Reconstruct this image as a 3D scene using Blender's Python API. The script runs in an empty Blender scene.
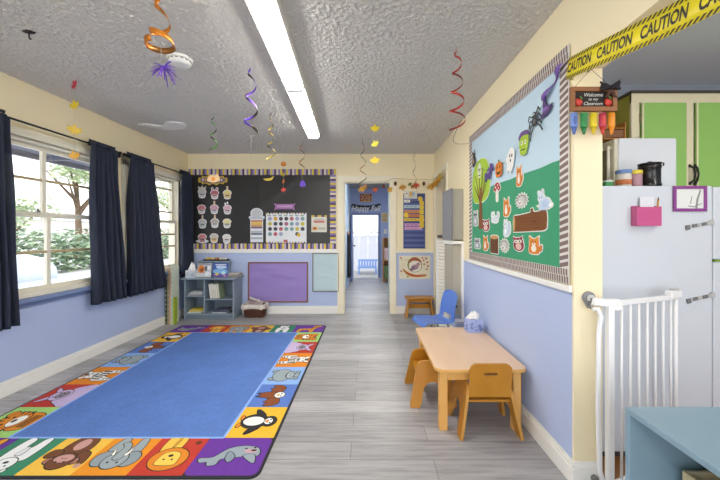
import bpy, bmesh, math, random
from mathutils import Vector, Matrix
random.seed(7)
PI = math.pi
scene = bpy.context.scene
COL = scene.collection
# ---------------------------------------------------------------- measurements
# Eye 1.235 m above the floor looking along +Y; focal length 320 px on a 720 px wide frame.
F, U0, V0, H = 320.0, 368.0, 232.5, 1.235
XL, XR, YB, ZC = -2.74, 1.01, 4.88, 2.44          # inner faces: window wall, board wall, back wall, ceiling
def at(u, v, Y): return Vector(((u-U0)*Y/F, Y, H-(v-V0)*Y/F))
def on_back(u, v, off=0.0): return at(u, v, YB-off)
def on_right(u, v, off=0.0): return at(u, v, F*(XR-off)/(u-U0))
def on_left(u, v, off=0.0): return at(u, v, F*(XL+off)/(u-U0))

# ---------------------------------------------------------------- materials
def lin(h):
    h = h.lstrip('#')
    o = []
    for i in (0, 2, 4):
        c = int(h[i:i+2], 16)/255
        o.append(c/12.92 if c <= .04045 else ((c+.055)/1.055)**2.4)
    return (*o, 1)
_M = {}
def _new(name):
    m = bpy.data.materials.new(name); m.use_nodes = True
    nt = m.node_tree
    return m, nt, nt.nodes['Principled BSDF']
def _mul(nt, fac, a, b, blend='MULTIPLY'):
    n = nt.nodes.new('ShaderNodeMix'); n.data_type = 'RGBA'; n.blend_type = blend
    for sock, v in ((n.inputs['Factor'], fac), (n.inputs['A'], a), (n.inputs['B'], b)):
        if hasattr(v, 'is_output'): nt.links.new(v, sock)
        else: sock.default_value = v
    return n.outputs['Result']
def _ramp(nt, src, stops):
    r = nt.nodes.new('ShaderNodeValToRGB'); nt.links.new(src, r.inputs['Fac'])
    e = r.color_ramp.elements
    while len(e) < len(stops): e.new(.5)
    for k, (p, c) in enumerate(stops):
        e[k].position = p; e[k].color = c if len(c) == 4 else (*c, 1)
    return r.outputs['Color']
def _coords(nt, scale=(1, 1, 1), which='Object', rot=(0, 0, 0)):
    t = nt.nodes.new('ShaderNodeTexCoord'); mp = nt.nodes.new('ShaderNodeMapping')
    mp.inputs['Scale'].default_value = scale; mp.inputs['Rotation'].default_value = rot
    nt.links.new(t.outputs[which], mp.inputs['Vector'])
    return mp.outputs['Vector']
def _noise(nt, vec, scale, detail=3, rough=.5):
    n = nt.nodes.new('ShaderNodeTexNoise'); nt.links.new(vec, n.inputs['Vector'])
    n.inputs['Scale'].default_value = scale; n.inputs['Detail'].default_value = detail; n.inputs['Roughness'].default_value = rough
    return n.outputs['Fac']
def _bump(nt, bsdf, h, dist, strength=1.0):
    b = nt.nodes.new('ShaderNodeBump'); b.inputs['Distance'].default_value = dist; b.inputs['Strength'].default_value = strength
    nt.links.new(h, b.inputs['Height']); nt.links.new(b.outputs['Normal'], bsdf.inputs['Normal'])
def M(hexc, rough=.6, metal=0.0, var=.06, vscale=9.0, bump=0.0, bscale=60.0):
    k = (hexc, rough, metal, var, vscale, bump, bscale)
    if k in _M: return _M[k]
    m, nt, b = _new('paint_'+hexc.strip('#'))
    vec = _coords(nt)
    n = _noise(nt, vec, vscale)
    g = _ramp(nt, n, [(.25, (1-var,)*3), (.75, (1+var*.0,)*3)])
    nt.links.new(_mul(nt, 1.0, lin(hexc), g), b.inputs['Base Color'])
    b.inputs['Roughness'].default_value = rough; b.inputs['Metallic'].default_value = metal
    if bump: _bump(nt, b, _noise(nt, vec, bscale), bump)
    _M[k] = m
    return m
def wood(name, c1, c2, scale=(1, 1, 1), rough=.4):
    if name in _M: return _M[name]
    m, nt, b = _new(name)
    vec = _coords(nt, scale)
    n = _noise(nt, vec, 6, 5, .6)
    nt.links.new(_ramp(nt, n, [(.3, lin(c1)), (.7, lin(c2))]), b.inputs['Base Color'])
    b.inputs['Roughness'].default_value = rough
    _M[name] = m
    return m
def emit(name, hexc, s):
    m, nt, b = _new(name)
    b.inputs['Base Color'].default_value = lin(hexc)
    b.inputs['Emission Color'].default_value = lin(hexc); b.inputs['Emission Strength'].default_value = s
    return m
def glass_mat():
    m, nt, b = _new('window_glass')
    nt.nodes.remove(b)
    tr = nt.nodes.new('ShaderNodeBsdfTransparent'); gl = nt.nodes.new('ShaderNodeBsdfGlossy'); mx = nt.nodes.new('ShaderNodeMixShader')
    gl.inputs['Roughness'].default_value = .02
    mx.inputs[0].default_value = .05
    nt.links.new(tr.outputs[0], mx.inputs[1]); nt.links.new(gl.outputs[0], mx.inputs[2])
    nt.links.new(mx.outputs[0], nt.nodes['Material Output'].inputs['Surface'])
    return m
def cloth_mat(name, hexc, transl=.25, transp=.08):
    m, nt, b = _new(name)
    vec = _coords(nt, (1, 1, .25))
    g = _ramp(nt, _noise(nt, vec, 40), [(.3, (.86,)*3), (.7, (1,)*3)])
    col = _mul(nt, 1.0, lin(hexc), g)
    nt.links.new(col, b.inputs['Base Color']); b.inputs['Roughness'].default_value = .85
    t = nt.nodes.new('ShaderNodeBsdfTranslucent'); nt.links.new(col, t.inputs['Color'])
    tp = nt.nodes.new('ShaderNodeBsdfTransparent')
    a = nt.nodes.new('ShaderNodeMixShader'); c = nt.nodes.new('ShaderNodeMixShader')
    a.inputs[0].default_value = transl; c.inputs[0].default_value = transp
    nt.links.new(b.outputs[0], a.inputs[1]); nt.links.new(t.outputs[0], a.inputs[2])
    nt.links.new(a.outputs[0], c.inputs[1]); nt.links.new(tp.outputs[0], c.inputs[2])
    nt.links.new(c.outputs[0], nt.nodes['Material Output'].inputs['Surface'])
    return m
def floor_mat():
    m, nt, b = _new('grey_vinyl_planks')
    vec = _coords(nt)
    br = nt.nodes.new('ShaderNodeTexBrick'); nt.links.new(vec, br.inputs['Vector'])
    br.inputs['Color1'].default_value = lin('#BAB9BC'); br.inputs['Color2'].default_value = lin('#9C9B9E'); br.inputs['Mortar'].default_value = lin('#7C7A7A')
    br.inputs['Scale'].default_value = 1; br.inputs['Mortar Size'].default_value = .0018; br.inputs['Brick Width'].default_value = 1.22; br.inputs['Row Height'].default_value = .152
    br.offset = .37; br.inputs['Bias'].default_value = -.1
    g1 = _ramp(nt, _noise(nt, _coords(nt, (1.3, 16, 1)), 2.2, 6, .65), [(.28, (.60,)*3), (.5, (.92,)*3), (.72, (1.12,)*3)])
    g2 = _ramp(nt, _noise(nt, _coords(nt, (.9, 2.5, 1)), 1.6, 3, .5), [(.3, (.86,)*3), (.7, (1.05,)*3)])
    c = _mul(nt, 1.0, br.outputs['Color'], g1); c = _mul(nt, 1.0, c, g2)
    nt.links.new(c, b.inputs['Base Color'])
    b.inputs['Roughness'].default_value = .38
    b.inputs['Specular IOR Level'].default_value = .45
    _bump(nt, b, _noise(nt, _coords(nt, (2, 30, 1)), 3, 4), .0006)
    return m
def ceiling_mat():
    m, nt, b = _new('popcorn_texture')
    vec = _coords(nt)
    h = _noise(nt, vec, 120, 3, .6)
    nt.links.new(_ramp(nt, _noise(nt, vec, 1.1, 3), [(.3, lin('#DFDBD5')), (.7, lin('#E8E4DE'))]), b.inputs['Base Color'])
    b.inputs['Roughness'].default_value = .8
    r = _ramp(nt, h, [(.38, (0, 0, 0)), (.66, (1, 1, 1))])
    _bump(nt, b, r, .004, 1.0)
    return m
def rug_field_mat():
    m, nt, b = _new('blue_carpet_pile')
    vec = _coords(nt)
    g = _ramp(nt, _noise(nt, vec, 55, 4, .7), [(.3, (.84,)*3), (.7, (1.06,)*3)])
    g2 = _ramp(nt, _noise(nt, vec, 3.2, 3, .6), [(.3, (.88,)*3), (.7, (1.04,)*3)])
    nt.links.new(_mul(nt, 1.0, _mul(nt, 1.0, lin('#5B81CB'), g), g2), b.inputs['Base Color'])
    b.inputs['Roughness'].default_value = .95
    _bump(nt, b, _noise(nt, vec, 250, 2), .002)
    return m
CREAM = M('#F6E9C5', .7, var=.03, vscale=1.2, bump=.001, bscale=40)
BLUE = M('#B7C6EA', .6, var=.04, vscale=1.5, bump=.001, bscale=40)
WHITE = M('#F1F0EC', .45, var=.02)
CASING = M('#F2EAD2', .5, var=.03)
SLATE = M('#8FA0AE', .5, var=.10, vscale=5)
SLATE_D = M('#758592', .55, var=.10, vscale=5)
BLACK = M('#17181B', .5, var=.1)
NAVY = cloth_mat('navy_curtain_cloth', '#383F52')
MAPLE = wood('maple_laminate', '#DDBA99', '#E6C7AC', (1, .25, 1), .35)
MAPLE_E = wood('maple_edge', '#DCA456', '#E9B76C', (1, 1, .3), .4)
HONEY = wood('honey_ply', '#B5781C', '#C4882A', (1, 1, .35), .38)
HONEY_E = wood('honey_ply_edge', '#BC8638', '#CA964A', (1, 1, 4), .45)
OAK = wood('oak_board', '#9A6426', '#B9803A', (.3, 1, 1), .45)
GLASS = glass_mat()
STEEL = M('#9A9A98', .35, .9, var=.05)
PAPER = M('#F3F2EE', .75, var=.03)

# ---------------------------------------------------------------- mesh builder
ident = lambda a, b, c: (a, b, c)
def back_map(x0, z0, off=.001):            # facing the room from the back wall
    return lambda a, b, c: (x0+a, YB-off-c, z0+b)
def right_map(y0, z0, off=.001):           # facing the room from the board wall
    return lambda a, b, c: (XR-off-c, y0-a, z0+b)
def front_map(x0, y0, z0):                 # facing -Y at depth y0
    return lambda a, b, c: (x0+a, y0-c, z0+b)
def flat_map(x0, y0, z0, rot=0.0, sx=1.0, sy=1.0):
    cr, sr = math.cos(rot), math.sin(rot)
    return lambda a, b, c: (x0+(a*sx)*cr-(b*sy)*sr, y0+(a*sx)*sr+(b*sy)*cr, z0+c)
WLOC = {}
class MB:
    def __init__(s): s.v = []; s.f = []; s.m = []; s.sm = []
    def add(s, vs, fs, m, smooth=False):
        b = len(s.v); s.v.extend(tuple(v) for v in vs)
        for f in fs:
            s.f.append(tuple(b+i for i in f)); s.m.append(m); s.sm.append(smooth)
        return s
    def box(s, x0, x1, y0, y1, z0, z1, m):
        vs = [(x0,y0,z0),(x1,y0,z0),(x1,y1,z0),(x0,y1,z0),(x0,y0,z1),(x1,y0,z1),(x1,y1,z1),(x0,y1,z1)]
        return s.add(vs, [(0,3,2,1),(4,5,6,7),(0,1,5,4),(1,2,6,5),(2,3,7,6),(3,0,4,7)], m)
    def obox(s, c, size, rot, m):
        """box of full size (sx,sy,sz) centred at c, turned by the matrix rot"""
        hx, hy, hz = (k/2 for k in size)
        vs = [Vector(c)+rot@Vector((x,y,z)) for z in (-hz,hz) for (x,y) in ((-hx,-hy),(hx,-hy),(hx,hy),(-hx,hy))]
        return s.add(vs, [(0,3,2,1),(4,5,6,7),(0,1,5,4),(1,2,6,5),(2,3,7,6),(3,0,4,7)], m)
    def prism(s, poly, m, T=ident, c0=0.0, c1=.002, edge=None, smooth_edge=False):
        n = len(poly)
        vs = [T(a,b,c0) for a,b in poly]+[T(a,b,c1) for a,b in poly]
        b = len(s.v)
        s.add(vs, [tuple(range(n-1,-1,-1)), tuple(range(n,2*n))], m)
        for i in range(n):
            j = (i+1) % n
            s.f.append((b+i,b+j,b+n+j,b+n+i)); s.m.append(edge or m); s.sm.append(smooth_edge)
        return s
    def tube(s, pts, r, m, n=8, caps=True):
        pts = [Vector(p) for p in pts]; k = len(pts)
        rs = r if isinstance(r, (list, tuple)) else [r]*k
        t0 = (pts[1]-pts[0]).normalized()
        up = Vector((0,0,1)) if abs(t0.z) < .9 else Vector((1,0,0))
        nrm = t0.cross(up).normalized()
        vs = []
        for i, p in enumerate(pts):
            a = pts[min(i+1,k-1)]-pts[max(i-1,0)]
            t = a.normalized() if a.length > 1e-9 else t0
            nrm = (nrm - t*nrm.dot(t))
            nrm = nrm.normalized() if nrm.length > 1e-6 else t.orthogonal().normalized()
            bn = t.cross(nrm)
            for q in range(n):
                an = 2*PI*q/n
                vs.append(p+(nrm*math.cos(an)+bn*math.sin(an))*rs[i])
        fs = [(i*n+q, i*n+(q+1)%n, (i+1)*n+(q+1)%n, (i+1)*n+q) for i in range(k-1) for q in range(n)]
        s.add(vs, fs, m, True)
        if caps:
            b = len(s.v)-k*n
            s.f.append(tuple(b+q for q in range(n-1,-1,-1))); s.m.append(m); s.sm.append(False)
            s.f.append(tuple(b+(k-1)*n+q for q in range(n))); s.m.append(m); s.sm.append(False)
        return s
    def lathe(s, prof, c, m, n=24, sx=1.0, sy=1.0):
        """profile [(r,z)...] turned about the vertical through c; m may be a list, one per ring"""
        cx, cy, cz = c; k = len(prof)
        vs = [(cx+r*math.cos(2*PI*q/n)*sx, cy+r*math.sin(2*PI*q/n)*sy, cz+z) for r, z in prof for q in range(n)]
        b = len(s.v); s.v.extend(vs)
        for i in range(k-1):
            mm = m[i] if isinstance(m, list) else m
            for q in range(n):
                s.f.append((b+i*n+q, b+i*n+(q+1)%n, b+(i+1)*n+(q+1)%n, b+(i+1)*n+q)); s.m.append(mm); s.sm.append(True)
        for i, rev in ((0, True), (k-1, False)):
            if prof[i][0] > 1e-6:
                idx = [b+i*n+q for q in range(n)]
                s.f.append(tuple(reversed(idx)) if rev else tuple(idx)); s.m.append(m[min(i,k-2)] if isinstance(m, list) else m); s.sm.append(False)
        return s
    def ball(s, c, r, m, nu=16, nv=10, T=None):
        rx, ry, rz = (r, r, r) if not isinstance(r, (tuple, list)) else r
        vs = []; 
        for i in range(nv+1):
            th = PI*i/nv
            for q in range(nu):
                ph = 2*PI*q/nu
                vs.append((c[0]+rx*math.sin(th)*math.cos(ph), c[1]+ry*math.sin(th)*math.sin(ph), c[2]+rz*math.cos(th)))
        fs = [(i*nu+q, i*nu+(q+1)%nu, (i+1)*nu+(q+1)%nu, (i+1)*nu+q) for i in range(nv) for q in range(nu)]
        return s.add(vs, fs, m, True)
    def grid(s, fn, nu, nv, m, keep=None):
        vs = [fn(i/nu, j/nv) for i in range(nu+1) for j in range(nv+1)]
        w = nv+1
        fs = [(i*w+j, (i+1)*w+j, (i+1)*w+j+1, i*w+j+1) for i in range(nu) for j in range(nv) if keep is None or keep((i+.5)/nu, (j+.5)/nv)]
        return s.add(vs, fs, m, True)
    def text(s, body, size, m, T, c=.0005, align='CENTER', shear=0.0, bold=0.0, xs=1.0):
        vs, fs = text_mesh(body, size, align, shear, bold)
        return s.add([T(x*xs, y, c) for x, y in vs], fs, m)
    def build(s, name, parent=None, label=None, cat=None, group=None, kind=None, bevel=0.0, seg=2, sub=0, solid=0.0, local=False, merge=0.0):
        me = bpy.data.meshes.new(name)
        off = Vector((0,0,0))
        if parent is not None: off = Vector(WLOC.get(parent.name, (0,0,0)))
        elif not local and s.v:
            xs, ys, zs = zip(*s.v)
            off = Vector(((min(xs)+max(xs))/2, (min(ys)+max(ys))/2, min(zs)))
        ms = []; idx = []
        for m in s.m:
            if m not in ms: ms.append(m)
            idx.append(ms.index(m))
        me.from_pydata([tuple(Vector(v)-off) for v in s.v], [], s.f)
        for m in ms: me.materials.append(m)
        me.polygons.foreach_set('material_index', idx); me.polygons.foreach_set('use_smooth', s.sm)
        bm = bmesh.new(); bm.from_mesh(me)
        if merge: bmesh.ops.remove_doubles(bm, verts=bm.verts, dist=merge)
        bmesh.ops.recalc_face_normals(bm, faces=bm.faces); bm.to_mesh(me); bm.free()
        me.update()
        o = bpy.data.objects.new(name, me); COL.objects.link(o)
        if parent is not None: o.parent = parent; WLOC[o.name] = tuple(off)
        else: o.location = off; WLOC[o.name] = tuple(off)
        if solid: d = o.modifiers.new('thickness', 'SOLIDIFY'); d.thickness = solid; d.offset = 0
        if bevel:
            d = o.modifiers.new('soft_edges', 'BEVEL'); d.width = bevel; d.segments = seg; d.limit_method = 'ANGLE'; d.angle_limit = math.radians(40)
        if sub: d = o.modifiers.new('smooth', 'SUBSURF'); d.levels = sub; d.render_levels = sub
        tag(o, label, cat, group, kind)
        return o
def tag(o, label=None, cat=None, group=None, kind=None):
    if label: o['label'] = label
    if cat: o['category'] = cat
    if group: o['group'] = group
    if kind: o['kind'] = kind
    return o
def thing(name, loc, label, cat, group=None, rz=0.0, kind=None):
    o = bpy.data.objects.new(name, None); COL.objects.link(o); o.empty_display_size = .1
    o.location = loc; o.rotation_euler = (0, 0, rz); WLOC[o.name] = tuple(loc) if rz == 0 else (0, 0, 0)
    return tag(o, label, cat, group, kind)
def dup(root, loc, rz, label, group=None):
    r = root.copy(); COL.objects.link(r); r.location = loc; r.rotation_euler = (0, 0, rz); r['label'] = label
    if group: r['group'] = group
    for ch in list(root.children):
        c = ch.copy(); COL.objects.link(c); c.parent = r
        for g in list(ch.children):
            d = g.copy(); COL.objects.link(d); d.parent = c
    return r
_T = {}
def text_mesh(body, size, align='CENTER', shear=0.0, bold=0.0):
    k = (body, align, shear, bold)
    if k not in _T:
        cu = bpy.data.curves.new('lettering', 'FONT'); cu.body = body; cu.align_x = align; cu.align_y = 'CENTER'; cu.size = 1; cu.shear = shear; cu.offset = bold; cu.resolution_u = 3
        ob = bpy.data.objects.new('lettering', cu); COL.objects.link(ob)
        dg = bpy.context.evaluated_depsgraph_get()
        me = bpy.data.meshes.new_from_object(ob.evaluated_get(dg))
        _T[k] = ([(v.co.x, v.co.y) for v in me.vertices], [tuple(p.vertices) for p in me.polygons])
        bpy.data.objects.remove(ob); bpy.data.curves.remove(cu); bpy.data.meshes.remove(me)
    vs, fs = _T[k]
    return [(x*size, y*size) for x, y in vs], fs
# ---------------------------------------------------------------- flat outlines
def ell(cx, cy, rx, ry=None, rot=0.0, n=20):
    ry = rx if ry is None else ry
    c, s_ = math.cos(rot), math.sin(rot)
    return [(cx+rx*math.cos(t)*c-ry*math.sin(t)*s_, cy+rx*math.cos(t)*s_+ry*math.sin(t)*c) for t in (2*PI*i/n for i in range(n))]
def rect(x0, x1, y0, y1): return [(x0,y0),(x1,y0),(x1,y1),(x0,y1)]
def rrect(x0, x1, y0, y1, r, n=5):
    o = []
    for cx, cy, a0 in ((x1-r,y0+r,-PI/2),(x1-r,y1-r,0),(x0+r,y1-r,PI/2),(x0+r,y0+r,PI)):
        for i in range(n+1):
            a = a0+PI/2*i/n; o.append((cx+r*math.cos(a), cy+r*math.sin(a)))
    return o
def curve(pts, k=4):
    """smooth closed outline through pts"""
    n = len(pts); o = []
    for i in range(n):
        p0, p1, p2, p3 = (pts[(i+d) % n] for d in (-1, 0, 1, 2))
        for j in range(k):
            t = j/k
            o.append(tuple(.5*((2*p1[q])+(-p0[q]+p2[q])*t+(2*p0[q]-5*p1[q]+4*p2[q]-p3[q])*t*t+(-p0[q]+3*p1[q]-3*p2[q]+p3[q])*t**3) for q in (0,1)))
    return o
def grow(poly, d):
    """outline pushed outwards by d"""
    n = len(poly); ar = sum(poly[i][0]*poly[(i+1)%n][1]-poly[(i+1)%n][0]*poly[i][1] for i in range(n))
    sg = 1 if ar > 0 else -1; o = []
    for i in range(n):
        ax, ay = poly[i-1]; bx, by = poly[(i+1) % n]
        tx, ty = bx-ax, by-ay; L = math.hypot(tx, ty) or 1
        o.append((poly[i][0]+sg*ty/L*d, poly[i][1]-sg*tx/L*d))
    return o
def xf(poly, sx=1, sy=None, dx=0, dy=0, rot=0):
    sy = sx if sy is None else sy; c, s_ = math.cos(rot), math.sin(rot)
    return [(x*sx*c-y*sy*s_+dx, x*sx*s_+y*sy*c+dy) for x, y in poly]
_LF = [(.02,-.24),(.28,-.32),(.17,-.16),(.50,-.06),(.38,.04),(.46,.26),(.24,.14),(.19,.24),(.09,.08),(.13,.38),(.05,.34)]
MAPLE_LEAF = [(.02,-.5)]+_LF+[(0,.54)]+[(-x, y) for x, y in _LF[::-1]]+[(-.02,-.5)]
def star(n, r0, r1, rot=PI/2): return [((r0 if i % 2 == 0 else r1)*math.cos(rot+PI*i/n), (r0 if i % 2 == 0 else r1)*math.sin(rot+PI*i/n)) for i in range(2*n)]
def layers(mb, art, T, s=1.0, base=.0012, step=.0003, line=0.0, c0=0.0):
    """art: [(outline, colour)] printed one over the other on a card"""
    for k, (poly, col) in enumerate(art):
        m = col if not isinstance(col, str) else M(col, .7)
        p = [(x*s, y*s) for x, y in poly]
        mb.prism(p, m, T, c0, base+k*step)
LAMP, SKY, SUN, EXPO = 20.0, 1.6, 0.8, 1.12
# ================================================================ the setting
def struct(name, mb, **k): return mb.build(name, kind='structure', **k)
mb = MB(); mb.box(-2.88, 1.15, -2.2, 8.72, -.06, 0, floor_mat()); struct('floor', mb)
mb = MB(); mb.box(1.15, 3.3, -2.2, 2.75, -.06, 0, wood('kitchen_floor', '#8A5A2C', '#A87038', (1, 6, 1), .4)); struct('floor_kitchen', mb)
CM = ceiling_mat(); ceil_o = MB().box(-2.88, 1.15, -2.2, 5.0, ZC+.001, ZC+.12, CM)
from mathutils import noise as _mn
def lump(x, y):
    a = _mn.noise(Vector((x*46, y*46, 0))); b_ = _mn.noise(Vector((x*88, y*88, 5))); c = _mn.noise(Vector((x*7, y*7, 9)))
    return ZC-max(0, a*.9+.25)*.010*(1+.5*c)-max(0, b_+.15)*.008
ceil_o.grid(lambda i, j: (XL-.01+(XR-XL+.02)*i, .9+(YB+.01-.9)*j, lump(XL+(XR-XL)*i, .9+(YB-.9)*j)), 500, 530, CM)
ceil_o.box(XL-.01, XR+.01, -2.2, .9, ZC-.002, ZC+.001, CM); ceiling = struct('ceiling', ceil_o)
mb = MB(); mb.box(1.15, 3.3, -2.2, 2.75, ZC, ZC+.12, M('#E2E6F2', .8, var=.02)); struct('ceiling_kitchen', mb)
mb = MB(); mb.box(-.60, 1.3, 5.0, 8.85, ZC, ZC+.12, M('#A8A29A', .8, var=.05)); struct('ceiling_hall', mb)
ZP = .945                                        # where the blue wainscot paint stops
def painted(mb, x0, x1, y0, y1, z0, z1, zp=ZP):
    if z0 < zp: mb.box(x0, x1, y0, y1, z0, min(zp, z1), BLUE)
    if z1 > zp: mb.box(x0, x1, y0, y1, max(zp, z0), z1, CREAM)
WIN = [(2.20, 3.36, .74, 1.99), (3.62, 4.64, .74, 1.99)]
mb = MB(); y = -2.2
for y0, y1, z0, z1 in WIN:
    painted(mb, XL-.14, XL, y, y0, 0, ZC); painted(mb, XL-.14, XL, y0, y1, 0, z0); painted(mb, XL-.14, XL, y0, y1, z1, ZC); y = y1
painted(mb, XL-.14, XL, y, YB+.12, 0, ZC); struct('wall_left', mb)
DX0, DX1, DZ = -.366, .345, 2.01                  # doorway to the hall
mb = MB(); painted(mb, XL, DX0, YB, YB+.12, 0, ZC); painted(mb, DX1, 1.15, YB, YB+.12, 0, ZC); mb.box(DX0, DX1, YB, YB+.12, DZ, ZC, CREAM); struct('wall_back', mb)
YE = 1.57; SY0, SY1, SZ = 4.09, 4.80, 2.05        # end of the board wall; its side doorway
mb = MB(); painted(mb, XR, 1.15, YE+.012, SY0, 0, ZC); painted(mb, XR, 1.15, SY1, YB, 0, ZC); mb.box(XR, 1.15, SY0, SY1, SZ, ZC, CREAM)
mb.box(XR, 1.15, YE, YE+.012, 0, ZC, CREAM); mb.box(XR, 1.15, .15, YE, 2.04, ZC, CREAM); painted(mb, XR, 1.15, -2.2, .15, 0, ZC); struct('wall_right', mb)
# closet behind the side doorway
mb = MB(); mb.box(1.15, 1.95, 3.95, 4.02, 0, ZC, CREAM); mb.box(1.15, 1.95, 4.88, 4.95, 0, ZC, CREAM); mb.box(1.95, 2.02, 3.95, 4.95, 0, ZC, CREAM); mb.box(1.15, 1.95, 4.02, 4.88, ZC-.04, ZC, CREAM); mb.box(1.15, 1.95, 4.02, 4.88, -.06, 0, M('#A5A4A3'))
struct('wall_closet', mb)
# kitchen walls
KW = M('#A3AAB8', .7, var=.02)
mb = MB(); mb.box(1.15, 3.3, 2.62, 2.75, 0, ZC, KW); struct('wall_kitchen_back', mb)
mb = MB(); mb.box(3.2, 3.3, -2.2, 2.62, 0, ZC, KW); struct('wall_kitchen_side', mb)
# hall walls
HB = M('#A6B5DC', .6, var=.03); HB2 = M('#B5CBE2', .6, var=.03)
EX0, EX1, EZ, YH = -.435, .275, 1.71, 8.72        # way out at the end of the hall
mb = MB(); mb.box(-.60, -.46, 5.0, 8.85, 0, ZC, HB2); struct('wall_hall_left', mb)
mb = MB(); mb.box(1.15, 1.3, 5.0, 8.85, 0, ZC, HB); struct('wall_hall_right', mb)
mb = MB(); mb.box(-.46, EX0, YH, YH+.13, 0, ZC, HB); mb.box(EX1, 1.15, YH, YH+.13, 0, ZC, HB); mb.box(EX0, EX1, YH, YH+.13, EZ, ZC, HB); struct('wall_hall_end', mb)
# baseboards: two-step profile
def skirt(mb, p0, p1, nx, ny, h=.115, t=.016):
    """along p0-p1, standing out towards (nx,ny)"""
    for z0, z1, k in ((0, h*.72, 1.0), (h*.72, h*.88, .65), (h*.88, h, .38)):
        x0, x1 = sorted((p0[0], p1[0])); y0, y1 = sorted((p0[1], p1[1]))
        if nx: x0, x1 = sorted((p0[0], p0[0]+nx*t*k))
        else: y0, y1 = sorted((p0[1], p0[1]+ny*t*k))
        mb.box(x0, x1, y0, y1, z0, z1, WHITE)
mb = MB(); skirt(mb, (XL, -2.2), (XL, YB), 1, 0); struct('baseboard_left', mb, bevel=.002)
mb = MB(); skirt(mb, (XL+.017, YB), (DX0-.1, YB), 0, -1); skirt(mb, (DX1+.08, YB), (XR, YB), 0, -1); struct('baseboard_back', mb, bevel=.002)
mb = MB(); skirt(mb, (XR, YE+.0), (XR, SY0-.08), -1, 0); skirt(mb, (XR-.016, YE), (1.14, YE), 0, -1); struct('baseboard_right', mb, bevel=.002)
# chair rails
mb = MB(); mb.box(XL, DX0-.1, YB-.016, YB, .925, .985, WHITE); struct('trim_1', mb, bevel=.003)
mb = MB(); mb.box(XR-.018, XR, YE+.01, 3.20, .938, .972, WHITE); struct('trim_2', mb, bevel=.003)
mb = MB(); mb.box(DX1+.085, XR, YB-.012, YB, .925, .965, CASING); struct('trim_3', mb, bevel=.003)
# door casings
mb = MB()
mb.box(DX0-.10, DX0, YB-.022, YB, 0, DZ+.09, CASING); mb.box(DX1, DX1+.085, YB-.022, YB, 0, DZ+.09, CASING); mb.box(DX0, DX1, YB-.022, YB, DZ, DZ+.09, CASING)
mb.box(DX0-.001, DX0+.012, YB, YB+.12, 0, DZ, CASING); mb.box(DX1-.012, DX1+.001, YB, YB+.12, 0, DZ, CASING); mb.box(DX0, DX1, YB, YB+.12, DZ-.012, DZ+.001, CASING)
struct('trim_4', mb, bevel=.003)
mb = MB()
mb.box(XR-.02, XR, SY0-.075, SY0, 0, SZ+.075, CASING); mb.box(XR-.02, XR, SY1, SY1+.06, 0, SZ+.075, CASING); mb.box(XR-.02, XR, SY0, SY1, SZ, SZ+.075, CASING)
mb.box(XR, 1.15, SY0-.001, SY0+.012, 0, SZ, CASING); mb.box(XR, 1.15, SY1-.012, SY1+.001, 0, SZ, CASING); mb.box(XR, 1.15, SY0, SY1, SZ-.012, SZ+.001, CASING)
struct('trim_5', mb, bevel=.003)
mb = MB(); mb.box(EX0-.02, EX0, YH-.015, YH+.13, 0, EZ+.05, M('#7D92C4', .5)); mb.box(EX1, EX1+.07, YH-.015, YH+.13, 0, EZ+.05, M('#7D92C4', .5)); mb.box(EX0, EX1, YH-.015, YH+.13, EZ, EZ+.05, M('#7D92C4', .5)); struct('trim_6', mb, bevel=.003)
# plaster patch: part of the ceiling
mb = MB(); mb.prism(curve([(-2.55,3.55),(-2.42,3.66),(-2.30,3.72),(-2.1,3.66),(-2.02,3.5),(-2.18,3.46),(-2.3,3.58),(-2.44,3.52)]), M('#F6F4F2', .7, bump=.003, bscale=50), ident, ZC-.017, ZC+.0005); mb.build('plaster_patch', ceiling)

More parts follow.
